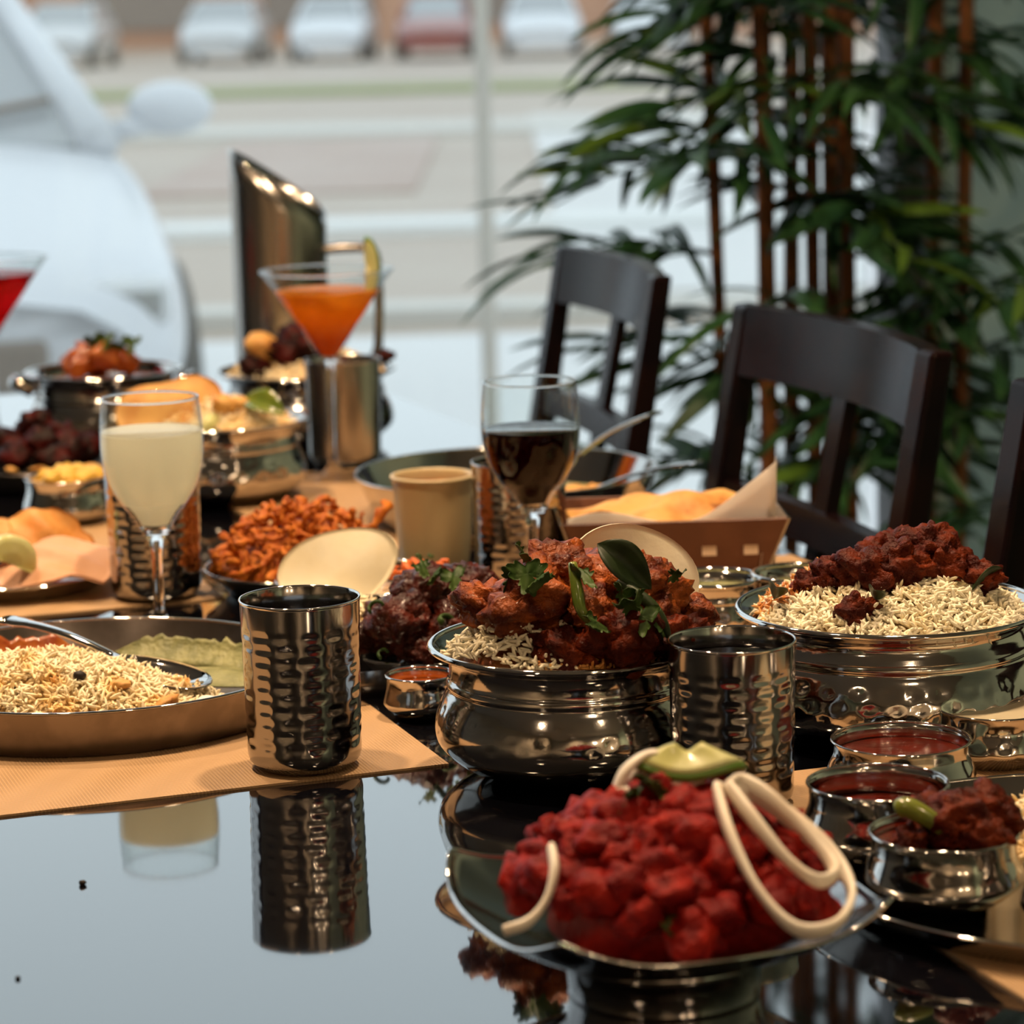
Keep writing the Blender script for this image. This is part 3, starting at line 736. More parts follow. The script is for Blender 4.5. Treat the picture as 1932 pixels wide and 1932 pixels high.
wine_glass('wine glass of dark red wine behind the curry bowl', .0155, 2.170, .1735, .0352, .0376, 'dark red wine in the stemmed glass', .138, 'red_wine')
def martini(label, x, y, h, rr, bz, dlabel, lv, dm, zb=T, fr=.037):
    t = thing('cocktail_glass', label, 'glass', (x, y, zb), 0, 'cocktail glasses')
    out = sprof([(fr, .0), (fr, .0015), (fr * .5, .004), (.009, .008), (.0042, .02), (.0036, .05), (.0045, bz - .012), (.007, bz - .003)], 4)
    th = .0013
    obj('stem', MB().lathe([(0, 0)] + out + [(.0085, bz - .0005), (0, bz + .002)], 72), 'glass', t)
    obj('cone', MB().lathe([(.0085, bz - .0005), (.010, bz), (rr * .5, bz + (h - bz) * .475), (rr, h), (rr - .0004, h + .0008), (rr - th, h + .0006), (rr * .5 - th, bz + (h - bz) * .49), (.0075, bz + .0035), (0, bz + .003)], 72), 'thin_glass', t)
    obj('rim', MB().lathe([(rr - th / 2 + .0011 * math.cos(a), h + .0011 * math.sin(a)) for a in [2 * pi * k / 8 for k in range(9)]], 72), 'glass', t)
    r_l = .0075 + (rr - th - .0075) * (lv - bz - .0035) / (h - bz - .0035)
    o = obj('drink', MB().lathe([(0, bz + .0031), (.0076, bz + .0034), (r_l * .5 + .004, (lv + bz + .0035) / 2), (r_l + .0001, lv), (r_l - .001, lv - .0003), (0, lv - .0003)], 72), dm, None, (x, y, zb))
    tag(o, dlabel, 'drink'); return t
martini('cocktail glass of orange drink with a lime wedge', -.173, 2.806, .203, .0648, .117, 'orange cocktail with amber shading painted at the bottom', .184, 'orange_cocktail')
martini('cocktail glass of red drink at the left frame edge', -.555, 3.12, .196, .0648, .112, 'bright red cocktail at the left frame edge', .180, 'red_cocktail')
lw = thing('lime_wedge', 'lime wedge perched on the rim of the orange cocktail', 'lime', (-.1345, 2.797, T + .205), .5)
def wedge(u, v):
    a = (u - .5) * pi; return (.014 * (1 - v) * math.cos(a) , (v - .5) * .004, .028 * math.sin(a))
obj('flesh', MB().sheet(lambda u, v: (.012 * v * math.cos((u - .5) * pi), 0, .027 * v * math.sin((u - .5) * pi)), 16, 4, .006), 'lime_flesh', lw)
obj('peel', MB().tube([(.0125 * math.cos(a), 0, .0275 * math.sin(a)) for a in [(-.5 + k / 14) * pi for k in range(15)]], .0033, 6), 'lime_peel', lw)

# beige sauce mug
mg = thing('ceramic_cup', 'beige ceramic cup of brown sauce beside the fritters', 'cup', (-.064, 2.335, T))
obj('body', MB().lathe(sprof([(0, .001), (.024, 0), (.0275, .002), (.0305, .03), (.0325, .07), (.0345, .0755), (.034, .078), (.0315, .0775), (.030, .07), (.028, .03), (.022, .006), (0, .006)], 3), 64), 'ceramic', mg)
fill('brown_sauce', 'brown sauce inside the beige ceramic cup', 'sauce', -.064, 2.335, .0298, T + .069, 'curry_orange')

# naan box with paper
bx = thing('bread_box', 'brown leatherette bread box with pale squares', 'box', (.122, 2.245, T), .04)
W0, W1, D0, D1, HB = .064, .086, .040, .058, .062
def wall_(a, b_, c_, d_, th=.003):
    n_ = (Vector(b_) - Vector(a)).cross(Vector(d_) - Vector(a)).normalized() * th
    q = [Vector(p) for p in (a, b_, c_, d_)]; return MB().hexa([p + n_ for p in q] + q)
cs0 = [(-W0, -D0, .001), (W0, -D0, .001), (W0, D0, .001), (-W0, D0, .001)]; cs1 = [(-W1, -D1, HB), (W1, -D1, HB), (W1, D1, HB), (-W1, D1, HB)]
for k in range(4):
    k2 = (k + 1) % 4
    obj('side', wall_(cs0[k], cs0[k2], cs1[k2], cs1[k]), 'leatherette' if k in (0, 2) else 'steel_dark', bx, smooth=False, bevel=.001)
obj('floor_panel', MB().box((0, 0, .002), (W0 * 2, D0 * 2, .003)), 'leatherette', bx, smooth=False)
for xx, ss in ((.026, .011), (.058, .011)):
    t_ = .62; yy = -(D0 + (D1 - D0) * t_) - .0035
    obj('square_inlay', MB().box((xx, yy, HB * t_), (ss, .0012, ss), Matrix.Rotation(-math.atan((D1 - D0) / HB) * 1, 3, 'X')), 'brass_square', bx, smooth=False)
pp = thing('paper_liner', 'pale paper liner rising from the bread box', 'paper', (.122, 2.245, T))
def paperf(u, v):
    x = -.080 + .160 * u; top = .064 + .004 * math.sin(u * 9) + .040 * max(0., (u - .62) / .38) ** 1.6
    return (x, -.036 - .018 * v + .003 * math.sin(u * 11), .010 + (top - .010) * v)
obj('sheet', MB().sheet(paperf, 24, 6, .0006), 'paper', pp)
obj('sheet', MB().sheet(lambda u, v: (.066 + .014 * v, -.050 + .090 * u, .012 + (.052 + .044 * (1 - u) ** 2) * v), 10, 6, .0006), 'paper', pp)
def naanf(sx, sy, s0, hz):
    def f(u, v):
        a = v * 2 * pi; r_ = u * (1 + .08 * math.sin(3 * a + s0)); x, y = sx * r_ * math.cos(a), sy * r_ * math.sin(a)
        return (x, y, hz * (1 - u * u) + .005 * math.sin(x * 90 + s0) * math.cos(y * 110))
    return f
for k, (x, y, z, sx, sy, rot, lb) in enumerate(((.118, 2.240, T + .056, .066, .040, (R(8), R(-4), .1), 'folded golden naan on top in the bread box'),
                                  (.085, 2.262, T + .046, .048, .036, (R(-6), R(14), .6), 'golden naan underneath at the left of the bread box'))):
    tag(obj('naan', MB().sheet(naanf(sx, sy, k * 2., .012), 10, 36, .005, True), 'naan', None, (x, y, z), rot), lb, 'naan', 'naan breads')

# ================================================================== FOOD
LEAF = {}
def leaf_mesh(kind, seed):
    k = (kind, seed)
    if k in LEAF: return LEAF[k]
    g_ = random.Random(seed)
    if kind == 'coriander':
        ph = g_.uniform(0, 6)
        def f(u, v):
            a = v * 2 * pi; r_ = u * (.16 + .62 * abs(math.sin(1.5 * a + .4)) ** .8 + .26 * abs(math.sin(5.5 * a + ph)) * u)
            x, y = r_ * math.cos(a), r_ * math.sin(a)
            return (x, y, .55 * (x * x - .6 * y * y) * math.cos(ph) + .16 * math.sin(7 * x + ph))
        mb = MB().sheet(f, 4, 54, .035, True); m_ = 'herb'
    elif kind == 'curry':
        def f(u, v):
            w_ = .27 * math.sin(pi * u ** .85) ** .8; x = (v - .5) * 2 * w_
            return (u - .5, x, .16 * abs(x) / .27 + .12 * math.sin(u * pi) + .05 * math.sin(u * 5 + seed))
        mb = MB().sheet(f, 14, 6, .018); m_ = 'curry_leaf'
    elif kind == 'scallion':
        mb = MB(); mb.tube([(.5 * math.cos(a), .5 * math.sin(a), .1 * math.sin(a * 2)) for a in [k_ * .42 for k_ in range(9)]], .12, 6, flat=1.8); m_ = 'herb'
    b_ = {'coriander': .012, 'curry': .05, 'scallion': .01}[kind]; mb.v = [(p[0] * b_, p[1] * b_, p[2] * b_) for p in mb.v]
    LEAF[k] = mb.mesh(kind, m_); LEAF[k]['base'] = b_; return LEAF[k]
def herb(kind, loc, size, label, group, rot=None):
    nm = {'coriander': 'coriander_leaf', 'curry': 'curry_leaf', 'scallion': 'scallion_ring'}[kind]
    return place(nm, leaf_mesh(kind, rng.randrange(4)), loc, size, label, 'herb', group, rot if rot else (rng.uniform(-.7, .7), rng.uniform(-.7, .7), rng.uniform(0, 6.3)))
def dome(R_, h, p=.8, n_=0., s_=0.): 
    def f(x, y):
        q = max(0., 1 - (x * x + y * y) / (R_ * R_)); 
        return h * q ** p + (n_ * noise.noise(Vector((x * 60 + s_, y * 60, s_))) * min(1, q * 4) if n_ else 0)
    return f
def rice_on(name, label, x, y, z, rx, ry, hfn, N, m, seed, keep=None, L=.0108, rad=.00122, bed='rice_bed', bed_label=None, jit=.0025, cat='rice'):
    g_ = np.random.default_rng(seed); P = []
    while len(P) < N:
        a, b = g_.uniform(-1, 1, 2)
        if a * a + b * b > .97: continue
        px_, py_ = a * rx, b * ry
        if keep and not keep(px_, py_): continue
        P.append((px_, py_, hfn(px_, py_) + g_.uniform(-.001, jit)))
    o = grains(name, P, m, L, rad, seed); o.location = (x, y, z)
    tag(o, label, cat, None, 'stuff')
    return o
# --- left thali: leftover rice
zx = T + .0035
hl = lambda x, y: .040 * max(0., 1 - (x / .112) ** 2 - (y / .073) ** 2) ** .6 * (1 - .45 * max(0, x / .112)) + .004 * noise.noise(Vector((x * 50, y * 50, 3.)))
bd = mound(.110, .072, lambda x, y: max(.0005, hl(x, y) - .002)); tag(obj('rice_heap', bd, 'rice_bed', None, (-.298, 1.840, zx)), 'packed yellow rice under the loose grains on the thali', 'rice', None, 'stuff')
rice_on('rice', 'loose long-grain rice heaped on the left thali', -.298, 1.840, zx, .114, .076, lambda x, y: max(.001, hl(x, y)), 3400, 'rice', 21, jit=.004)
def smear(name, label, x, y, rx, ry, h, m, z=zx, seed=0):
    def f(u, v):
        a = v * 2 * pi; k = 1 + .18 * math.sin(3 * a + seed) + .1 * math.sin(7 * a + seed * 2); return (u * rx * k * math.cos(a), u * ry * k * math.sin(a), h * (1 - u ** 3))
    return tag(obj(name, MB().sheet(f, 6, 44, .0018, True), m, None, (x, y, z)), label, 'sauce', None, 'stuff')
smear('curry_sauce', 'red curry sauce at the back of the left thali', -.325, 1.945, .062, .028, .016, 'curry_orange', seed=1)
def wallsauce(a0, a1, hz, sd):
    def f(u, v):
        a = R(a0 + (a1 - a0) * u); top = hz * (1 + .35 * noise.noise(Vector((u * 9, sd, 0))) + .3 * noise.noise(Vector((u * 28, sd, 3))))
        z_ = .003 + top * v * min(1., 5 * u, 5 * (1 - u)); r_ = .1316 + .006 * z_ / .03 - .016 * (1 - v) ** 2
        return (r_ * math.cos(a), r_ * math.sin(a), z_)
    return f
tag(obj('green_sauce', MB().sheet(wallsauce(26, 96, .015, 1.), 48, 6, .0012), 'curry_green', None, (-.279, 1.879, T + .0015)), 'pale green sauce smeared up the inner back wall of the left thali', 'sauce', None, 'stuff')
tag(obj('curry_sauce', MB().sheet(wallsauce(98, 158, .020, 5.), 40, 6, .0016), 'curry_orange', None, (-.279, 1.879, T + .0015)), 'red curry smeared up the back wall of the left thali under the spoon', 'sauce', None, 'stuff')
smear('green_sauce', 'pale green sauce smeared across the left thali', -.222, 1.945, .058, .028, .004, 'curry_green', seed=4)
for x, y, z, r_ in ((-.277, 1.805, .040, .0042), (-.318, 1.802, .034, .003)): place('clove', blob('clove', 'clove_black', 2, .2), (x, y, T + z), r_, 'black clove lying on the leftover rice', 'spice', 'cloves on the rice')
for x, y, z, r_ in ((-.223, 1.800, .022, .009), (-.20, 1.815, .015, .009), (-.252, 1.808, .033, .008)): place('potato_piece', blob('potato_slice', 'naan', 3, .35, st=(1, .8, .45), seed=2), (x, y, T + z), r_, 'soft golden potato piece at the right end of the leftover rice', 'potato', 'potato pieces on the left thali')
place('onion_piece', blob('onion_piece', 'onion', 3, .15, 1.2, (1, .6, .35)), (-.193, 1.800, T + .022), .010, 'pale onion slice at the right end of the leftover rice', 'onion', None, (.3, .2, .5))

# --- central handi
HX, HY, HZ = .033, 1.697, T + .066
hh = dome(.078, .034, .7, .003, 1.)
tag(obj('masala_bed', mound(.0705, .0705, lambda x, y: max(.0, hh(x, y) - .003)), 'masala_bed', None, (HX, HY, HZ)), 'dark masala gravy filling the central handi', 'sauce', None, 'stuff')
hh2 = lambda x, y: hh(x, y) + .013 * math.exp(-((x + .040) ** 2 + (y + .040) ** 2) / .022 ** 2)
rice_on('rice', 'white rice at the left front of the central handi', HX, HY, HZ, .074, .074, hh2, 800, 'rice_plain', 31, keep=lambda x, y: y < .0 and x < .002, jit=.006)
rice_on('masala_rice', 'orange masala-coated rice at the front of the central handi', HX, HY, HZ, .072, .072, hh, 700, 'rice_masala', 32, keep=lambda x, y: y < -.02 and x > -.02, jit=.003)
def chunks(key, m, items, label, group, cat='meat', name='chicken_piece', sub=4, amp=.46, fine=.17, st=(1, .85, .72), nv=5):
    for k, (x, y, z, r_) in enumerate(items):
        place(name, blob(key, m, sub, amp, 1.7, st, k % nv, fine), (x, y, z), r_, label if isinstance(label, str) else label[k], cat, group)
chunks('fried_piece', 'fried_chicken', [(.008, 1.660, T + .113, .026), (.022, 1.684, T + .124, .022), (.060, 1.676, T + .117, .026), (.083, 1.684, T + .108, .024), (.040, 1.705, T + .112, .026), (.103, 1.700, T + .092, .018), (-.016, 1.676, T + .105, .019), (.066, 1.715, T + .105, .024), (.045, 1.655, T + .104, .020)],
       ['left front fried chicken piece above the white rice', 'small fried chicken piece at the top left of the curry', 'fried chicken piece under the light green chili', 'fried chicken piece under the large curry leaf', 'fried chicken piece at the hidden back of the curry heap', 'small fried chicken piece at the far right of the curry', 'fried chicken piece at the left rim of the central handi', 'fried chicken piece leaning against the upright papad', 'fried chicken piece in the middle front of the curry'], 'fried chicken pieces in the central handi')
chunks('dark_piece', 'dark_masala_meat', [(.060, 1.640, T + .091, .026), (.090, 1.660, T + .088, .022), (.028, 1.640, T + .086, .018), (.100, 1.676, T + .078, .020)],
       ['dark masala chicken piece low at the front, right of the rice', 'dark masala chicken piece beside the right tumbler rim', 'small dark masala chicken piece touching the white rice', 'dark masala chicken piece at the right rim of the central handi'], 'dark chicken pieces in the central handi')
tag(obj('curry_leaf', MB().add([tuple(Vector(v.co) * .82) for v in leaf_mesh('curry', 1).vertices], [tuple(p.vertices) for p in leaf_mesh('curry', 1).polygons]), 'curry_leaf', None, (.064, 1.652, T + .132), (R(62), R(40), R(-6))), 'large dark green curry leaf on top of the chicken', 'leaf')
tag(obj('green_chili', MB().tube(catmull([(.060, 1.646, T + .124), (.068, 1.640, T + .120), (.078, 1.635, T + .113), (.085, 1.632, T + .103), (.088, 1.631, T + .094)], 5), [.0014 + .0022 * math.sin(pi * min(1, .15 + i / 24)) for i in range(21)], 10), 'curry_leaf', None), 'slim dark green chili lying down the right of the chicken', 'chili')
tag(obj('green_chili', MB().tube(catmull([(.034, 1.646, T + .136), (.036, 1.638, T + .124), (.038, 1.632, T + .112), (.043, 1.630, T + .104)], 5), [.0016 + .0022 * math.sin(pi * min(1, .15 + i / 18)) for i in range(16)], 10), 'chili_green', None), 'slim light green chili down the middle of the chicken', 'chili')
for x, y, z, s_ in ((.008, 1.640, .131, .013), (.016, 1.634, .128, .011), (-.001, 1.650, .128, .010), (.040, 1.640, .130, .011), (.066, 1.622, .116, .011), (.073, 1.622, .108, .012), (.062, 1.626, .122, .008), (.082, 1.628, .102, .009), (.046, 1.618, .106, .010), (.006, 1.668, .136, .010), (.095, 1.665, .124, .007)):
    herb('coriander', (x, y, T + z), s_, 'fresh coriander leaf scattered over the chicken', 'coriander on the central handi', (R(50 + rng.uniform(-25, 25)), rng.uniform(-.5, .5), rng.uniform(0, 6.3)))
for k in range(14):
    herb('coriander', (HX - .064 + .008 * rng.random(), HY - .03 + .02 * rng.random(), T + .078 + .006 * rng.random()), .005, 'tiny coriander scrap inside the left rim of the handi', 'coriander scraps at the handi rim')
# second cream papad behind the curry
def papadf(rx, ry, b): 
    def f(u, v):
        a = v * 2 * pi; k = 1 + .03 * math.sin(3 * a + 1); x, y = rx * u * k * math.cos(a), ry * u * k * math.sin(a)
        return (x, y, b * (x * x / rx / rx) + .002 * math.sin(x * 60) * math.cos(y * 70))
    return f
tag(obj('papad', MB().sheet(papadf(.041, .036, .006), 10, 48, .0022, True), 'papad_cream', None, (.071, 1.750, T + .103), (R(78), R(8), 0)), 'round cream papad standing behind the chicken curry', 'papad', 'cream papads')
tag(obj('papad', MB().sheet(papadf(.046, .030, .008), 10, 48, .0022, True), 'papad_cream', None, (-.127, 2.086, T + .050), (R(66), R(-16), R(-6))), 'round cream papad standing in the shallow bowl', 'papad', 'cream papads')
# --- large right handi
BX, BY, BZ = .234, 1.778, T + .066
hb = dome(.086, .036, .75, .004, 5.)
tag(obj('rice_heap', mound(.080, .080, lambda x, y: max(0., hb(x, y) - .003)), 'rice_bed', None, (BX, BY, BZ)), 'packed rice under the grains in the large right handi', 'rice', None, 'stuff')
rice_on('rice', 'loose white rice in the large right handi', BX, BY, BZ, .083, .083, hb, 3600, 'rice_plain', 41, jit=.004, keep=lambda x, y: y < .055)
rice_on('masala_rice', 'orange-stained rice at the left of the large right handi', BX, BY, BZ, .083, .083, hb, 420, 'rice_masala', 42, jit=.006, keep=lambda x, y: x < -.02 and y > -.02 and y < .05)
chunks('bh_piece', 'dark_masala_meat', [(.218, 1.752, T + .104, .021), (.236, 1.755, T + .108, .020), (.256, 1.775, T + .117, .018), (.268, 1.772, T + .106, .021), (.200, 1.762, T + .098, .018), (.185, 1.768, T + .092, .015), (.206, 1.722, T + .087, .013), (.285, 1.765, T + .098, .017), (.245, 1.790, T + .106, .022), (.225, 1.785, T + .104, .020)],
       ['front masala meat piece in the middle of the right handi', 'masala meat piece right of the middle front on the right handi', 'topmost masala meat piece on the right handi', 'large masala meat piece right of the top one', 'masala meat piece at the left slope of the right handi', 'leftmost masala meat piece on the right handi', 'small masala meat piece alone on the white rice', 'rightmost masala meat piece on the right handi', 'masala meat piece at the back right of the right handi', 'masala meat piece at the back left of the right handi'], 'masala meat on the large right handi')
for x, y, z, s_ in ((.216, 1.716, .097, .022), (.290, 1.748, .099, .024), (.160, 1.755, .092, .024)):
    o = place('curry_leaf', leaf_mesh('curry', 2), (x, y, T + z), s_, 'dark curry leaf lying on the large right handi', 'leaf', 'curry leaves on the right handi', (.5, .5, rng.uniform(0, 6)))
# --- dotted bowls behind: dark fillings
fill('dark_gravy', 'dark gravy in the small bowl behind the second papad', 'sauce', .143, 2.045, .029, T + .036, 'curry_green')
fill('dark_gravy', 'green gravy in the small bowl behind the right handi', 'sauce', .205, 2.04, .029, T + .036, 'curry_green')

# --- meatballs
fill('dark_glaze', 'dark glaze under the meatballs', 'sauce', -.060, 1.955, .047, T + .012, 'curry_red')
chunks('ball', 'manchurian', [(-.075, 1.925, T + .042, .024), (-.040, 1.922, T + .038, .022), (-.022, 1.945, T + .040, .021), (-.060, 1.948, T + .058, .023), (-.085, 1.955, T + .038, .021), (-.045, 1.975, T + .052, .022), (-.030, 1.962, T + .060, .018), (-.062, 1.914, T + .026, .018), (-.098, 1.936, T + .028, .017)],
       ['front left meatball on the dark dish', 'front middle meatball on the dark dish', 'right meatball beside the central curry', 'topmost meatball on the dark dish', 'left back meatball on the dark dish', 'back meatball behind the topmost one', 'upper right meatball near the curry', 'small low meatball at the front of the dark dish', 'small leftmost meatball next to the rice strip'], 'meatballs on the dark dish', name='meatball', amp=.26, fine=.20, st=(1, .95, .85))
for x, y, z, s_ in ((-.092, 1.905, .058, .010), (-.052, 1.925, .076, .009), (-.040, 1.925, .074, .011), (-.030, 1.915, .066, .009), (-.080, 1.910, .040, .008), (-.045, 1.900, .048, .012), (-.062, 1.930, .080, .008), (-.018, 1.925, .060, .010), (-.012, 1.93, .052, .009), (-.088, 1.905, .026, .008)):
    herb(rng.choice(['scallion', 'coriander']), (x, y, T + z), s_, 'green herb scrap on the dark meatballs', 'herbs on the meatballs', (R(50), rng.uniform(-.5, .5), rng.uniform(0, 6)))
rice_on('rice', 'pale rice strip at the left of the meatballs', -.108, 1.965, T + .018, .022, .024, dome(.026, .034, .6), 240, 'rice', 51)
# --- shallow bowl: vegetable garnish
for k in range(16):
    a = rng.uniform(0, 6.28); q = .03 * math.sqrt(rng.random())
    place('carrot_shred', blob('carrot', 'carrot', 2, .25, 1.5, (1, .45, .4), k % 3), (-.078 + q * math.cos(a), 2.115 + q * .6 * math.sin(a), T + .040 + .010 * rng.random()), .0065, 'orange carrot shred in the shallow steel bowl', 'carrot', 'carrot shreds in the shallow bowl')
fill('pale_salad', 'pale salad under the carrot shreds', 'salad', -.108, 2.112, .056, T + .020, 'raita', dome=.014)
for x, y, z in ((-.07, 2.10, .055), (-.06, 2.115, .052)): herb('scallion', (x, y, T + z), .006, 'green herb scrap on the carrot shreds', 'herbs on the carrot shreds')
# --- fritters
def fritter_mesh(seed):
    g_ = random.Random(seed); p = [(0, 0, 0)]; a = g_.uniform(0, 6); e = g_.uniform(-.3, .6)
    for k in range(5):
        a += g_.uniform(-.9, .9); e += g_.uniform(-.6, .5); e = max(-.9, min(.9, e)); q = p[-1]
        p.append((q[0] + .25 * math.cos(a) * math.cos(e), q[1] + .25 * math.sin(a) * math.cos(e), q[2] + .25 * math.sin(e)))
    c_ = np.mean(p, axis=0); p = [tuple((np.array(q) - c_) * .0135) for q in p]
    me = MB().tube(p, [(.10 + .20 * g_.random()) * .0135 for _ in p], 7, flat=.7).mesh('fritter', 'fritter'); me['base'] = .0135; return me
fm = [fritter_mesh(k) for k in range(8)]
hf_ = dome(.072, .052, .75)
tag(obj('fritter_base', mound(.066, .066, lambda x, y: max(0., hf_(x, y) - .006)), 'fritter', None, (-.167, 2.262, T + .010)), 'packed brown batter under the fritters', 'fritter', None, 'stuff')
for k in range(150):
    q = .070 * math.sqrt((k + .5) / 150); a = k * 2.39996; x, y = q * math.cos(a), q * math.sin(a)
    place('fritter', fm[k % 8], (-.167 + x, 2.262 + y, T + .014 + hf_(x, y) + rng.uniform(-.004, .006)), .0135 * rng.uniform(.8, 1.3), 'crisp orange-brown onion fritter shred in the dark dish', 'fritter', 'onion fritters in the dark dish')
place('fritter', fm[1], (-.103, 2.235, T + .062), .022, 'fritter shred sticking up at the right of the heap', 'fritter', 'onion fritters in the dark dish', (1.2, .4, .3))
# --- papad plate at the left
def bendf(rx, ry, b, c_):
    def f(u, v):
        a = v * 2 * pi; k = 1 + .07 * math.sin(5 * a + c_) + .04 * math.sin(11 * a + 2 * c_); x, y = rx * u * k * math.cos(a), ry * u * k * math.sin(a)
        return (x, y, b * (math.cos(x / rx * 2.6 + c_) + .35 * math.sin(y / ry * 3 + 2 * c_)) + .002 * math.sin(y * 190 + x * 130 + c_))
    return f
for x, y, z, rx, ry, b, c_, rot, m_, lb in ((-.358, 2.255, .026, .052, .036, .007, .3, (R(15), R(-6), .2), 'papad_pink', 'pale pink papad lying at the front of the papad plate'),
                                     (-.405, 2.288, .034, .054, .040, .009, 1.2, (R(16), R(12), .5), 'papad_orange', 'orange papad folded in the middle of the papad plate'),
                                     (-.432, 2.312, .052, .046, .036, .010, 2.1, (R(28), R(8), 1.0), 'papad_orange', 'orange papad on top at the back of the papad plate'),
                                     (-.372, 2.312, .036, .036, .026, .008, .9, (R(55), R(15), .1), 'papad_orange', 'upright orange papad shard behind the pink papad')):
    tag(obj('papad', MB().sheet(bendf(rx, ry, b, c_), 10, 44, .0022, True), m_, None, (x, y, T + z), rot), lb, 'papad', 'papads on the left plate')
tag(obj('lime_wedge', MB().sheet(lambda u, v: (.022 * v * math.cos((u - .5) * pi), .004 * v, .022 * v * math.sin((u - .5) * pi)), 14, 4, .010), 'lime_flesh', None, (-.392, 2.225, T + .034), (.3, R(-60), .2)), 'lime wedge on the papad plate at the left edge', 'lime')
# --- small bowl of yellow lentils
fill('yellow_lentils', 'lumpy yellow lentils in the left steel bowl', 'lentils', -.400, 2.590, .0355, T + .038, 'yellow_dal', dome=.008)
for k in range(9):
    a = k * 2.4; q = .026 * math.sqrt(k / 9)
    place('lentil_lump', blob('lump', 'yellow_dal', 3, .3, 1.6, (1, 1, .6), k % 3), (-.400 + q * math.cos(a), 2.590 + q * math.sin(a), T + .044), .011, 'yellow lentil lump on the left steel bowl', 'lentils', 'yellow lentil lumps')
# --- sizzler
chunks('char', 'char_meat', [(-.455 + .05 * math.cos(a) * q, 2.80 + .05 * math.sin(a) * q, T + .030 + .030 * (1 - q), .020) for a, q in [(k * 2.4, math.sqrt(k / 11)) for k in range(11)]],
       'charred dark red meat piece on the sizzler plate', 'charred meat on the sizzler', sub=3, name='grilled_meat')
for k in range(5): place('onion_piece', blob('sizz_onion', 'naan', 2, .2, 1.5, (1, .6, .3), k % 2), (-.475 + .025 * k, 2.742 + .004 * (k % 2), T + .026), .010, 'golden onion slice along the front of the sizzler plate', 'onion', 'onion slices on the sizzler')
# --- far handi
fill('curry', 'orange curry filling the far handi', 'sauce', -.418, 2.99, .070, T + .078, 'curry_orange', dome=.006)
chunks('far_piece', 'curry_orange', [(-.44, 2.98, T + .098, .020), (-.415, 2.985, T + .104, .020), (-.395, 2.99, T + .098, .018), (-.43, 3.0, T + .100, .02)], ['left orange piece on the far handi', 'middle orange piece on the far handi', 'right orange piece on the far handi', 'back orange piece on the far handi'], 'curry pieces on the far handi', sub=3, name='curry_piece')
for x, z in ((-.425, .120), (-.413, .122), (-.385, .118), (-.40, .114)): herb('coriander', (x, 2.972, T + z), .012, 'green herb sprig on the far handi', 'herbs on the far handi', (R(60), .2, rng.uniform(0, 6)))
# --- yellow rice handi
YX, YY = -.268, 2.70
hy = dome(.070, .030, .7, .003, 9.)
tag(obj('rice_heap', mound(.066, .066, lambda x, y: max(0., hy(x, y) - .002)), 'rice', None, (YX, YY, T + .062)), 'packed yellow rice in the handi behind the cloudy drink', 'rice', None, 'stuff')
rice_on('rice', 'loose yellow rice in the handi behind the cloudy drink', YX, YY, T + .062, .068, .068, hy, 800, 'rice', 61, jit=.004)
tag(obj('naan', MB().sheet(naanf(.050, .034, 1., .01), 8, 36, .004, True), 'naan', None, (-.318, 2.690, T + .086), (R(50), R(-18), R(10))), 'golden naan leaning at the left of the yellow rice', 'naan', 'naan breads')
for x, y, z, r_ in ((-.262, 2.665, .094, .012), (-.248, 2.675, .092, .010)): place('potato_piece', blob('potato', 'naan', 3, .2, seed=2), (x, y, T + z), r_, 'browned potato piece on the yellow rice', 'potato', 'potato pieces on the yellow rice')
o = place('curry_leaf', leaf_mesh('curry', 3), (-.225, 2.665, T + .090), .050, 'green leaf at the right of the yellow rice', 'leaf', None, (.7, .3, -.6)); o.data = o.data.copy(); o.data.materials[0] = MATS['chili_green']
place('lime_piece', blob('lime_piece', 'lime_flesh', 3, .1, 1.2, (1, .6, .7)), (-.275, 2.645, T + .080), .012, 'green lime piece at the front of the yellow rice', 'lime', None)
# --- dark handi of rice under the jug
QX, QY = -.212, 3.035
hq = dome(.086, .034, .75, .003, 4.)
tag(obj('rice_heap', mound(.078, .078, lambda x, y: max(0., hq(x, y) - .002)), 'rice', None, (QX, QY, T + .066)), 'packed rice in the dark handi under the jug', 'rice', None, 'stuff')
rice_on('rice', 'loose golden rice in the dark handi under the jug', QX, QY, T + .066, .084, .084, hq, 700, 'rice', 71, jit=.004)
chunks('qpiece', 'char_meat', [(-.235, 3.00, T + .100, .024), (-.205, 3.005, T + .106, .024), (-.262, 2.99, T + .088, .016), (-.22, 3.02, T + .112, .022)], ['left dark meat piece on the rice under the jug', 'right dark meat piece on the rice under the jug', 'small leftmost dark meat piece under the jug', 'top dark meat piece on the rice under the jug'], 'dark meat on the rice under the jug', sub=3, name='grilled_meat')
place('potato_piece', blob('potato', 'naan', 3, .2, seed=2), (-.255, 2.995, T + .110), .018, 'golden potato slice on top of the dark meat under the jug', 'potato', None, (.2, .2, .4))
place('grilled_meat', blob('qpiece', 'char_meat', 3, .34, 1.7, (1, .85, .72), 1, .1), (-.128, 3.01, T + .094), .010, 'small dark meat bit at the right of the rice under the jug', 'meat', None)
# --- wide pan contents
fill('green_curry', 'olive green curry inside the wide pan', 'sauce', -.004, 2.552, .115, T + .016, 'curry_green', dome=.004)
chunks('pan_piece', 'naan', [(.055, 2.50, T + .026, .016), (.075, 2.52, T + .026, .014), (-.05, 2.53, T + .024, .014), (.02, 2.58, T + .026, .018)], ['front golden vegetable piece in the wide pan', 'right golden vegetable piece in the wide pan', 'left golden vegetable piece in the wide pan', 'back golden vegetable piece in the wide pan'], 'vegetable pieces in the wide pan', sub=3, name='vegetable_piece', cat='vegetable')
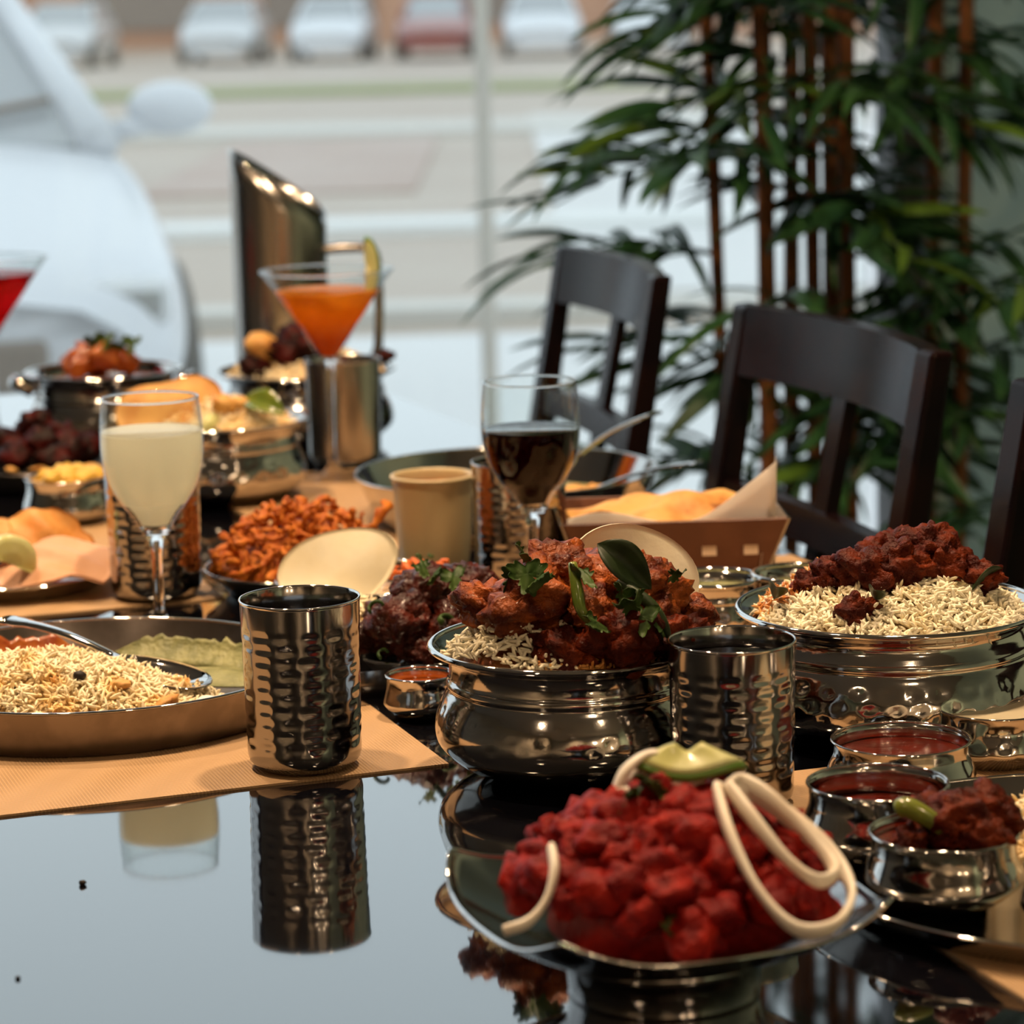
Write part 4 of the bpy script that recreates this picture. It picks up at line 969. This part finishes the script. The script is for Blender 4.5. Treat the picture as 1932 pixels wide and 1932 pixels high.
# --- right platter: rice, chili curry
hr = dome(.055, .034, .7, .003, 2.)
PXr, PYr = .292, 1.478
tag(obj('rice_heap', mound(.050, .050, lambda x, y: max(0., hr(x, y) - .002)), 'rice', None, (PXr, PYr, ZP)), 'packed golden rice on the right platter', 'rice', None, 'stuff')
rice_on('rice', 'loose golden rice at the right edge of the platter', PXr, PYr, ZP, .052, .052, hr, 700, 'rice', 81, jit=.004)
chunks('kd_piece', 'dark_masala_meat', [(KD[0] + .008, KD[1] - .004, ZP + .042, .019), (KD[0] + .022, KD[1] + .006, ZP + .044, .017), (KD[0] - .004, KD[1] + .012, ZP + .042, .015), (KD[0] + .018, KD[1] - .014, ZP + .038, .014), (KD[0] - .018, KD[1] - .006, ZP + .034, .010)],
       ['largest masala meat piece in the chili bowl', 'masala meat piece at the right of the chili bowl', 'masala meat piece behind the green chili', 'front right masala meat piece in the chili bowl', 'small masala meat piece left of the green chili'], 'masala meat in the chili bowl', name='meat_piece')
tag(obj('green_chili', MB().tube(catmull([(KD[0] - .024, KD[1] - .002, ZP + .048), (KD[0] - .019, KD[1] - .004, ZP + .050), (KD[0] - .010, KD[1] - .008, ZP + .046), (KD[0] - .001, KD[1] - .012, ZP + .040)], 5), [.0034, .0044, .005, .0052, .0053, .0053, .0053, .0053, .0052, .0051, .005, .0048, .0046, .0044, .004, .003], 12), 'chili_green'), 'short fat green chili poking out of the platter bowl', 'chili')

# --- red dish in front
RX, RY = .0655, 1.300
rd = thing('square_dish', 'square flared steel dish of red chicken at the front', 'dish', (RX, RY, T), math.atan2(-.096, .199))
def sq(a): 
    c_, s_ = abs(math.cos(a)), abs(math.sin(a)); k = 1 / (c_ ** 1.32 + s_ ** 1.32) ** (1 / 1.32); return k     # corners on the axes
def dishf(u, v):
    a = v * 2 * pi; k = sq(a); q = .048 + (.110 * k - .048 * 1) * u
    z = .022 + .022 * u ** 1.3 + .012 * (u ** 2) * max(0., (k - .85) / .15) ** 2
    return (q * math.cos(a), q * math.sin(a), z)
obj('flared_side', MB().sheet(dishf, 10, 128, .0016, True), 'steel_dark', rd)
obj('rim', MB().tube([dishf(1., k / 128) for k in range(128)], .0011, 6, True), 'steel_polished', rd)
obj('foot', MB().lathe([(0, .0225), (.049, .0225), (.0505, .020), (.046, .016), (.0445, .002), (.045, .0), (.042, 0), (.041, .018), (0, .018)], 96), 'steel_dark', rd)
hd_ = lambda x, y: .052 * max(0., 1 - ((x - .006) / .078) ** 2 - (y / .080) ** 2) ** .75
tag(obj('red_masala', mound(.060, .062, lambda x, y: max(0., hd_(x + .006, y) - .010)), 'tandoori_red', None, (RX + .006, RY, T + .034)), 'red masala coating between the chicken pieces', 'sauce', None, 'stuff')
for k in range(96):
    q = math.sqrt((k + .5) / 96); a = k * 2.39996; x, y = .006 + .070 * q * math.cos(a), .073 * q * math.sin(a)
    place('red_chicken_piece', blob('red_piece', 'tandoori_red', 3, .42, 1.5, (1, .85, .7), k % 6, .13), (RX + x, RY + y, T + .037 + hd_(x, y) + rng.uniform(-.003, .004)), .0118 * rng.uniform(.7, 1.35), 'bright red chicken piece heaped in the square dish', 'chicken', 'red chicken pieces in the square dish')
def onion_ring(label, pts, rad, flat=2.0, closed=True):
    P = catmull(pts + [pts[0]], 6)[:-1] if closed else catmull(pts, 6)
    tag(obj('onion_ring', MB().tube(P, [rad * .85 * (1 + .18 * math.sin(i * .37)) for i in range(len(P))], 8, closed, flat), 'onion'), label, 'onion', 'onion rings on the red dish')
c0 = lambda x, y, z: (x, y, T + z)
onion_ring('large outer onion ring down the right of the red chicken', [c0(.090, 1.281, .101), c0(.094, 1.254, .087), c0(.104, 1.230, .069), c0(.119, 1.215, .056), c0(.136, 1.218, .056), c0(.146, 1.240, .064), c0(.138, 1.266, .076), c0(.112, 1.286, .094)], .0027)
onion_ring('narrow inner onion ring at the right of the red chicken', [c0(.095, 1.279, .103), c0(.106, 1.258, .091), c0(.119, 1.242, .078), c0(.131, 1.235, .071), c0(.139, 1.244, .073), c0(.131, 1.260, .083), c0(.115, 1.277, .096), c0(.101, 1.287, .103)], .0025)
onion_ring('curved onion strip at the left of the red chicken', [c0(.014, 1.268, .079), c0(.015, 1.255, .072), c0(.011, 1.246, .062), c0(.003, 1.240, .054), c0(-.008, 1.240, .050)], .0024, closed=False)
onion_ring('onion ring standing on top of the red chicken', [c0(.044, 1.312, .089), c0(.050, 1.314, .102), c0(.062, 1.318, .109), c0(.076, 1.320, .104), c0(.084, 1.312, .097), c0(.068, 1.306, .094), c0(.054, 1.306, .092)], .0026, 2.2)
onion_ring('second onion ring on top behind the lime slice', [c0(.052, 1.325, .094), c0(.060, 1.327, .103), c0(.072, 1.330, .102), c0(.084, 1.328, .096), c0(.080, 1.322, .090), c0(.064, 1.320, .088)], .0024, 2.)
lm = thing('lime_slice', 'pale lime wedge lying on top of the red chicken', 'lime', c0(.079, 1.314, .1035), -.12)
obj('flesh', MB().sheet(lambda u, v: (.025 * math.cos(pi * u) * (.25 + .75 * v), -.012 * math.sin(pi * u) * v + .004, .007 * (1 - v) + .002 * math.sin(9 * u)), 20, 5, .0035), 'lime_flesh', lm)
obj('peel', MB().tube([(.0253 * math.cos(pi * u), -.0122 * math.sin(pi * u) + .004, -.0015 + .002 * math.sin(9 * u)) for u in [k / 20 for k in range(21)]], .0022, 6), 'lime_peel', lm)
for x, y, z, s_ in ((.050, 1.285, .096, .010), (.062, 1.292, .099, .012), (.085, 1.268, .086, .011), (.078, 1.262, .080, .010), (.066, 1.226, .053, .009), (.070, 1.250, .072, .007), (.105, 1.272, .078, .008)):
    herb('coriander', (x, y, T + z), s_, 'coriander leaf scattered on the red chicken', 'coriander on the red dish', (R(48), rng.uniform(-.4, .4), rng.uniform(0, 6)))
# rice grain and crumbs
for x, y, r_, lb in ((-.232, 1.487, .0020, 'dark crumb on the bare table left of the tumbler reflection'), (-.242, 1.337, .0013, 'tiny dark crumb on the table near the bottom left')):
    place('crumb', blob('crumb', 'clove_black', 2, .5, 2.), (x, y, T + r_ * .6), r_, lb, 'crumb', 'crumbs on the table')

# ================================================================== PALM
PU, PV = 3.36, 1.58
pc = Vector(uv(PU, PV, 0))
pl = thing('potted_palm', 'tall bamboo palm in a pot behind the chairs', 'plant', pc)
obj('pot', MB().lathe([(0, 0), (.14, 0), (.15, .01), (.19, .33), (.20, .35), (.185, .35), (.175, .30), (0, .30)], 40), 'pot', pl)
obj('soil', MB().lathe([(0, .305), (.176, .305), (.176, .29), (0, .29)], 32), 'soil', pl)
g = random.Random(5)
canes = []
for k, (x, y, lx, ly, top, rd_) in enumerate(((-.045, -.06, -.035, .0, 2.1, .0115), (.012, -.03, .0, .02, 1.9, .010), (.045, .02, .01, .0, 2.2, .012), (.065, -.05, .0, -.02, 1.9, .0105), (-.08, .03, -.05, .03, 1.7, .009), (.175, .0, .0, .0, 2.0, .010), (.0, .09, .0, .06, 2.1, .011), (.19, -.06, .02, -.04, 1.9, .009))):
    P = [Vector((x + lx * t * t * 1.2 + .008 * math.sin(3 * t + k), y + ly * t, .29 + (top - .29) * t)) for t in [i / 12 for i in range(13)]]
    obj('cane', MB().tube(P, [rd_ * (1.08 if i % 3 == 0 else .98) for i in range(13)], 9), 'cane', pl); canes.append(P)
def palm_leaf(seed, L=.15, w=.0115):
    g_ = random.Random(seed); dr = g_.uniform(.1, .5); cv = g_.uniform(-.25, .25)
    def f(u, v):
        ww = w * (math.sin(pi * min(1, u * .93 + .07)) ** .65); y = (v - .5) * 2 * ww
        return (L * u, y + cv * L * u * u * .5, abs(y) * .45 - dr * L * u * u)
    return f
LM = [MB().sheet(palm_leaf(k, .15 + .012 * (k % 3), .0105 + .0012 * (k % 3)), 7, 2, .0006).mesh('leaf', 'palm_leaf') for k in range(6)]
LL = [MB().sheet(palm_leaf(k + 20, .15, .0115), 7, 2, .0006).mesh('leaf', 'palm_leaf_light') for k in range(2)]
count = 0; extra = []
def frond(base, az, el, plen, nl, light=0., stuff=False):
    global count
    d = Vector((math.cos(az) * math.cos(el), math.sin(az) * math.cos(el), math.sin(el)))
    pt = lambda t: base + d * (plen * t) + Vector((0, 0, -.35 * plen * t * t))
    st_ = None
    if not stuff: st_ = obj('frond', MB().tube([pt(t) for t in (0, .33, .66, 1)], [.0028, .0024, .002, .0016], 6), 'palm_leaf', pl)
    for j in range(nl):
        t = .3 + .7 * j / max(1, nl - 1); p = pt(t)
        s_ = (1 if j % 2 else -1); spread = R(70 - 52 * (j / max(1, nl - 1))) * s_
        a2 = az + spread + g.uniform(-.15, .15); e2 = el * .6 + g.uniform(-.35, .35) - .1
        sc_ = g.uniform(.65, 1.05)
        M_ = Matrix.Translation(p) @ Matrix.Rotation(a2, 4, 'Z') @ Matrix.Rotation(-e2, 4, 'Y') @ Matrix.Rotation(g.uniform(-.9, .9), 4, 'X') @ Matrix.Scale(sc_, 4)
        if stuff: extra.append(M_)
        elif count < 300:
            o = link('leaf', LL[j % 2] if g.random() < light else LM[g.randrange(6)], st_); o.matrix_local = M_; count += 1
def cane_at(k, z):
    P = canes[k % len(canes)]; q = min(range(13), key=lambda i: abs(P[i].z - z)); return P[q]
# the fronds that show largest, leaf by leaf: towards the window side and towards the room
AZ = [R(180), R(195), R(165), R(215), R(260), R(300), R(0), R(335), R(175), R(240)]
for k in range(37):
    z = .62 + .78 * ((k * .618) % 1.); frond(cane_at(k, z), AZ[k % 10] + g.uniform(-.25, .25), g.uniform(-.1, .6), g.uniform(.10, .24), 8, light=.14)
for k in range(100):
    z = .55 + 1.45 * ((k * .618 + .3) % 1.)
    frond(cane_at(k, z), g.uniform(0, 2 * pi), g.uniform(-.2, .7), g.uniform(.06, .24), 8, stuff=True)
mb = MB(); src = LM[0]; sv = [v.co.copy() for v in src.vertices]; sf = [tuple(p.vertices) for p in src.polygons]
for M_ in extra: mb.add([M_ @ v for v in sv], sf)
o = obj('foliage', mb, 'palm_leaf', pl); o['kind'] = 'stuff'
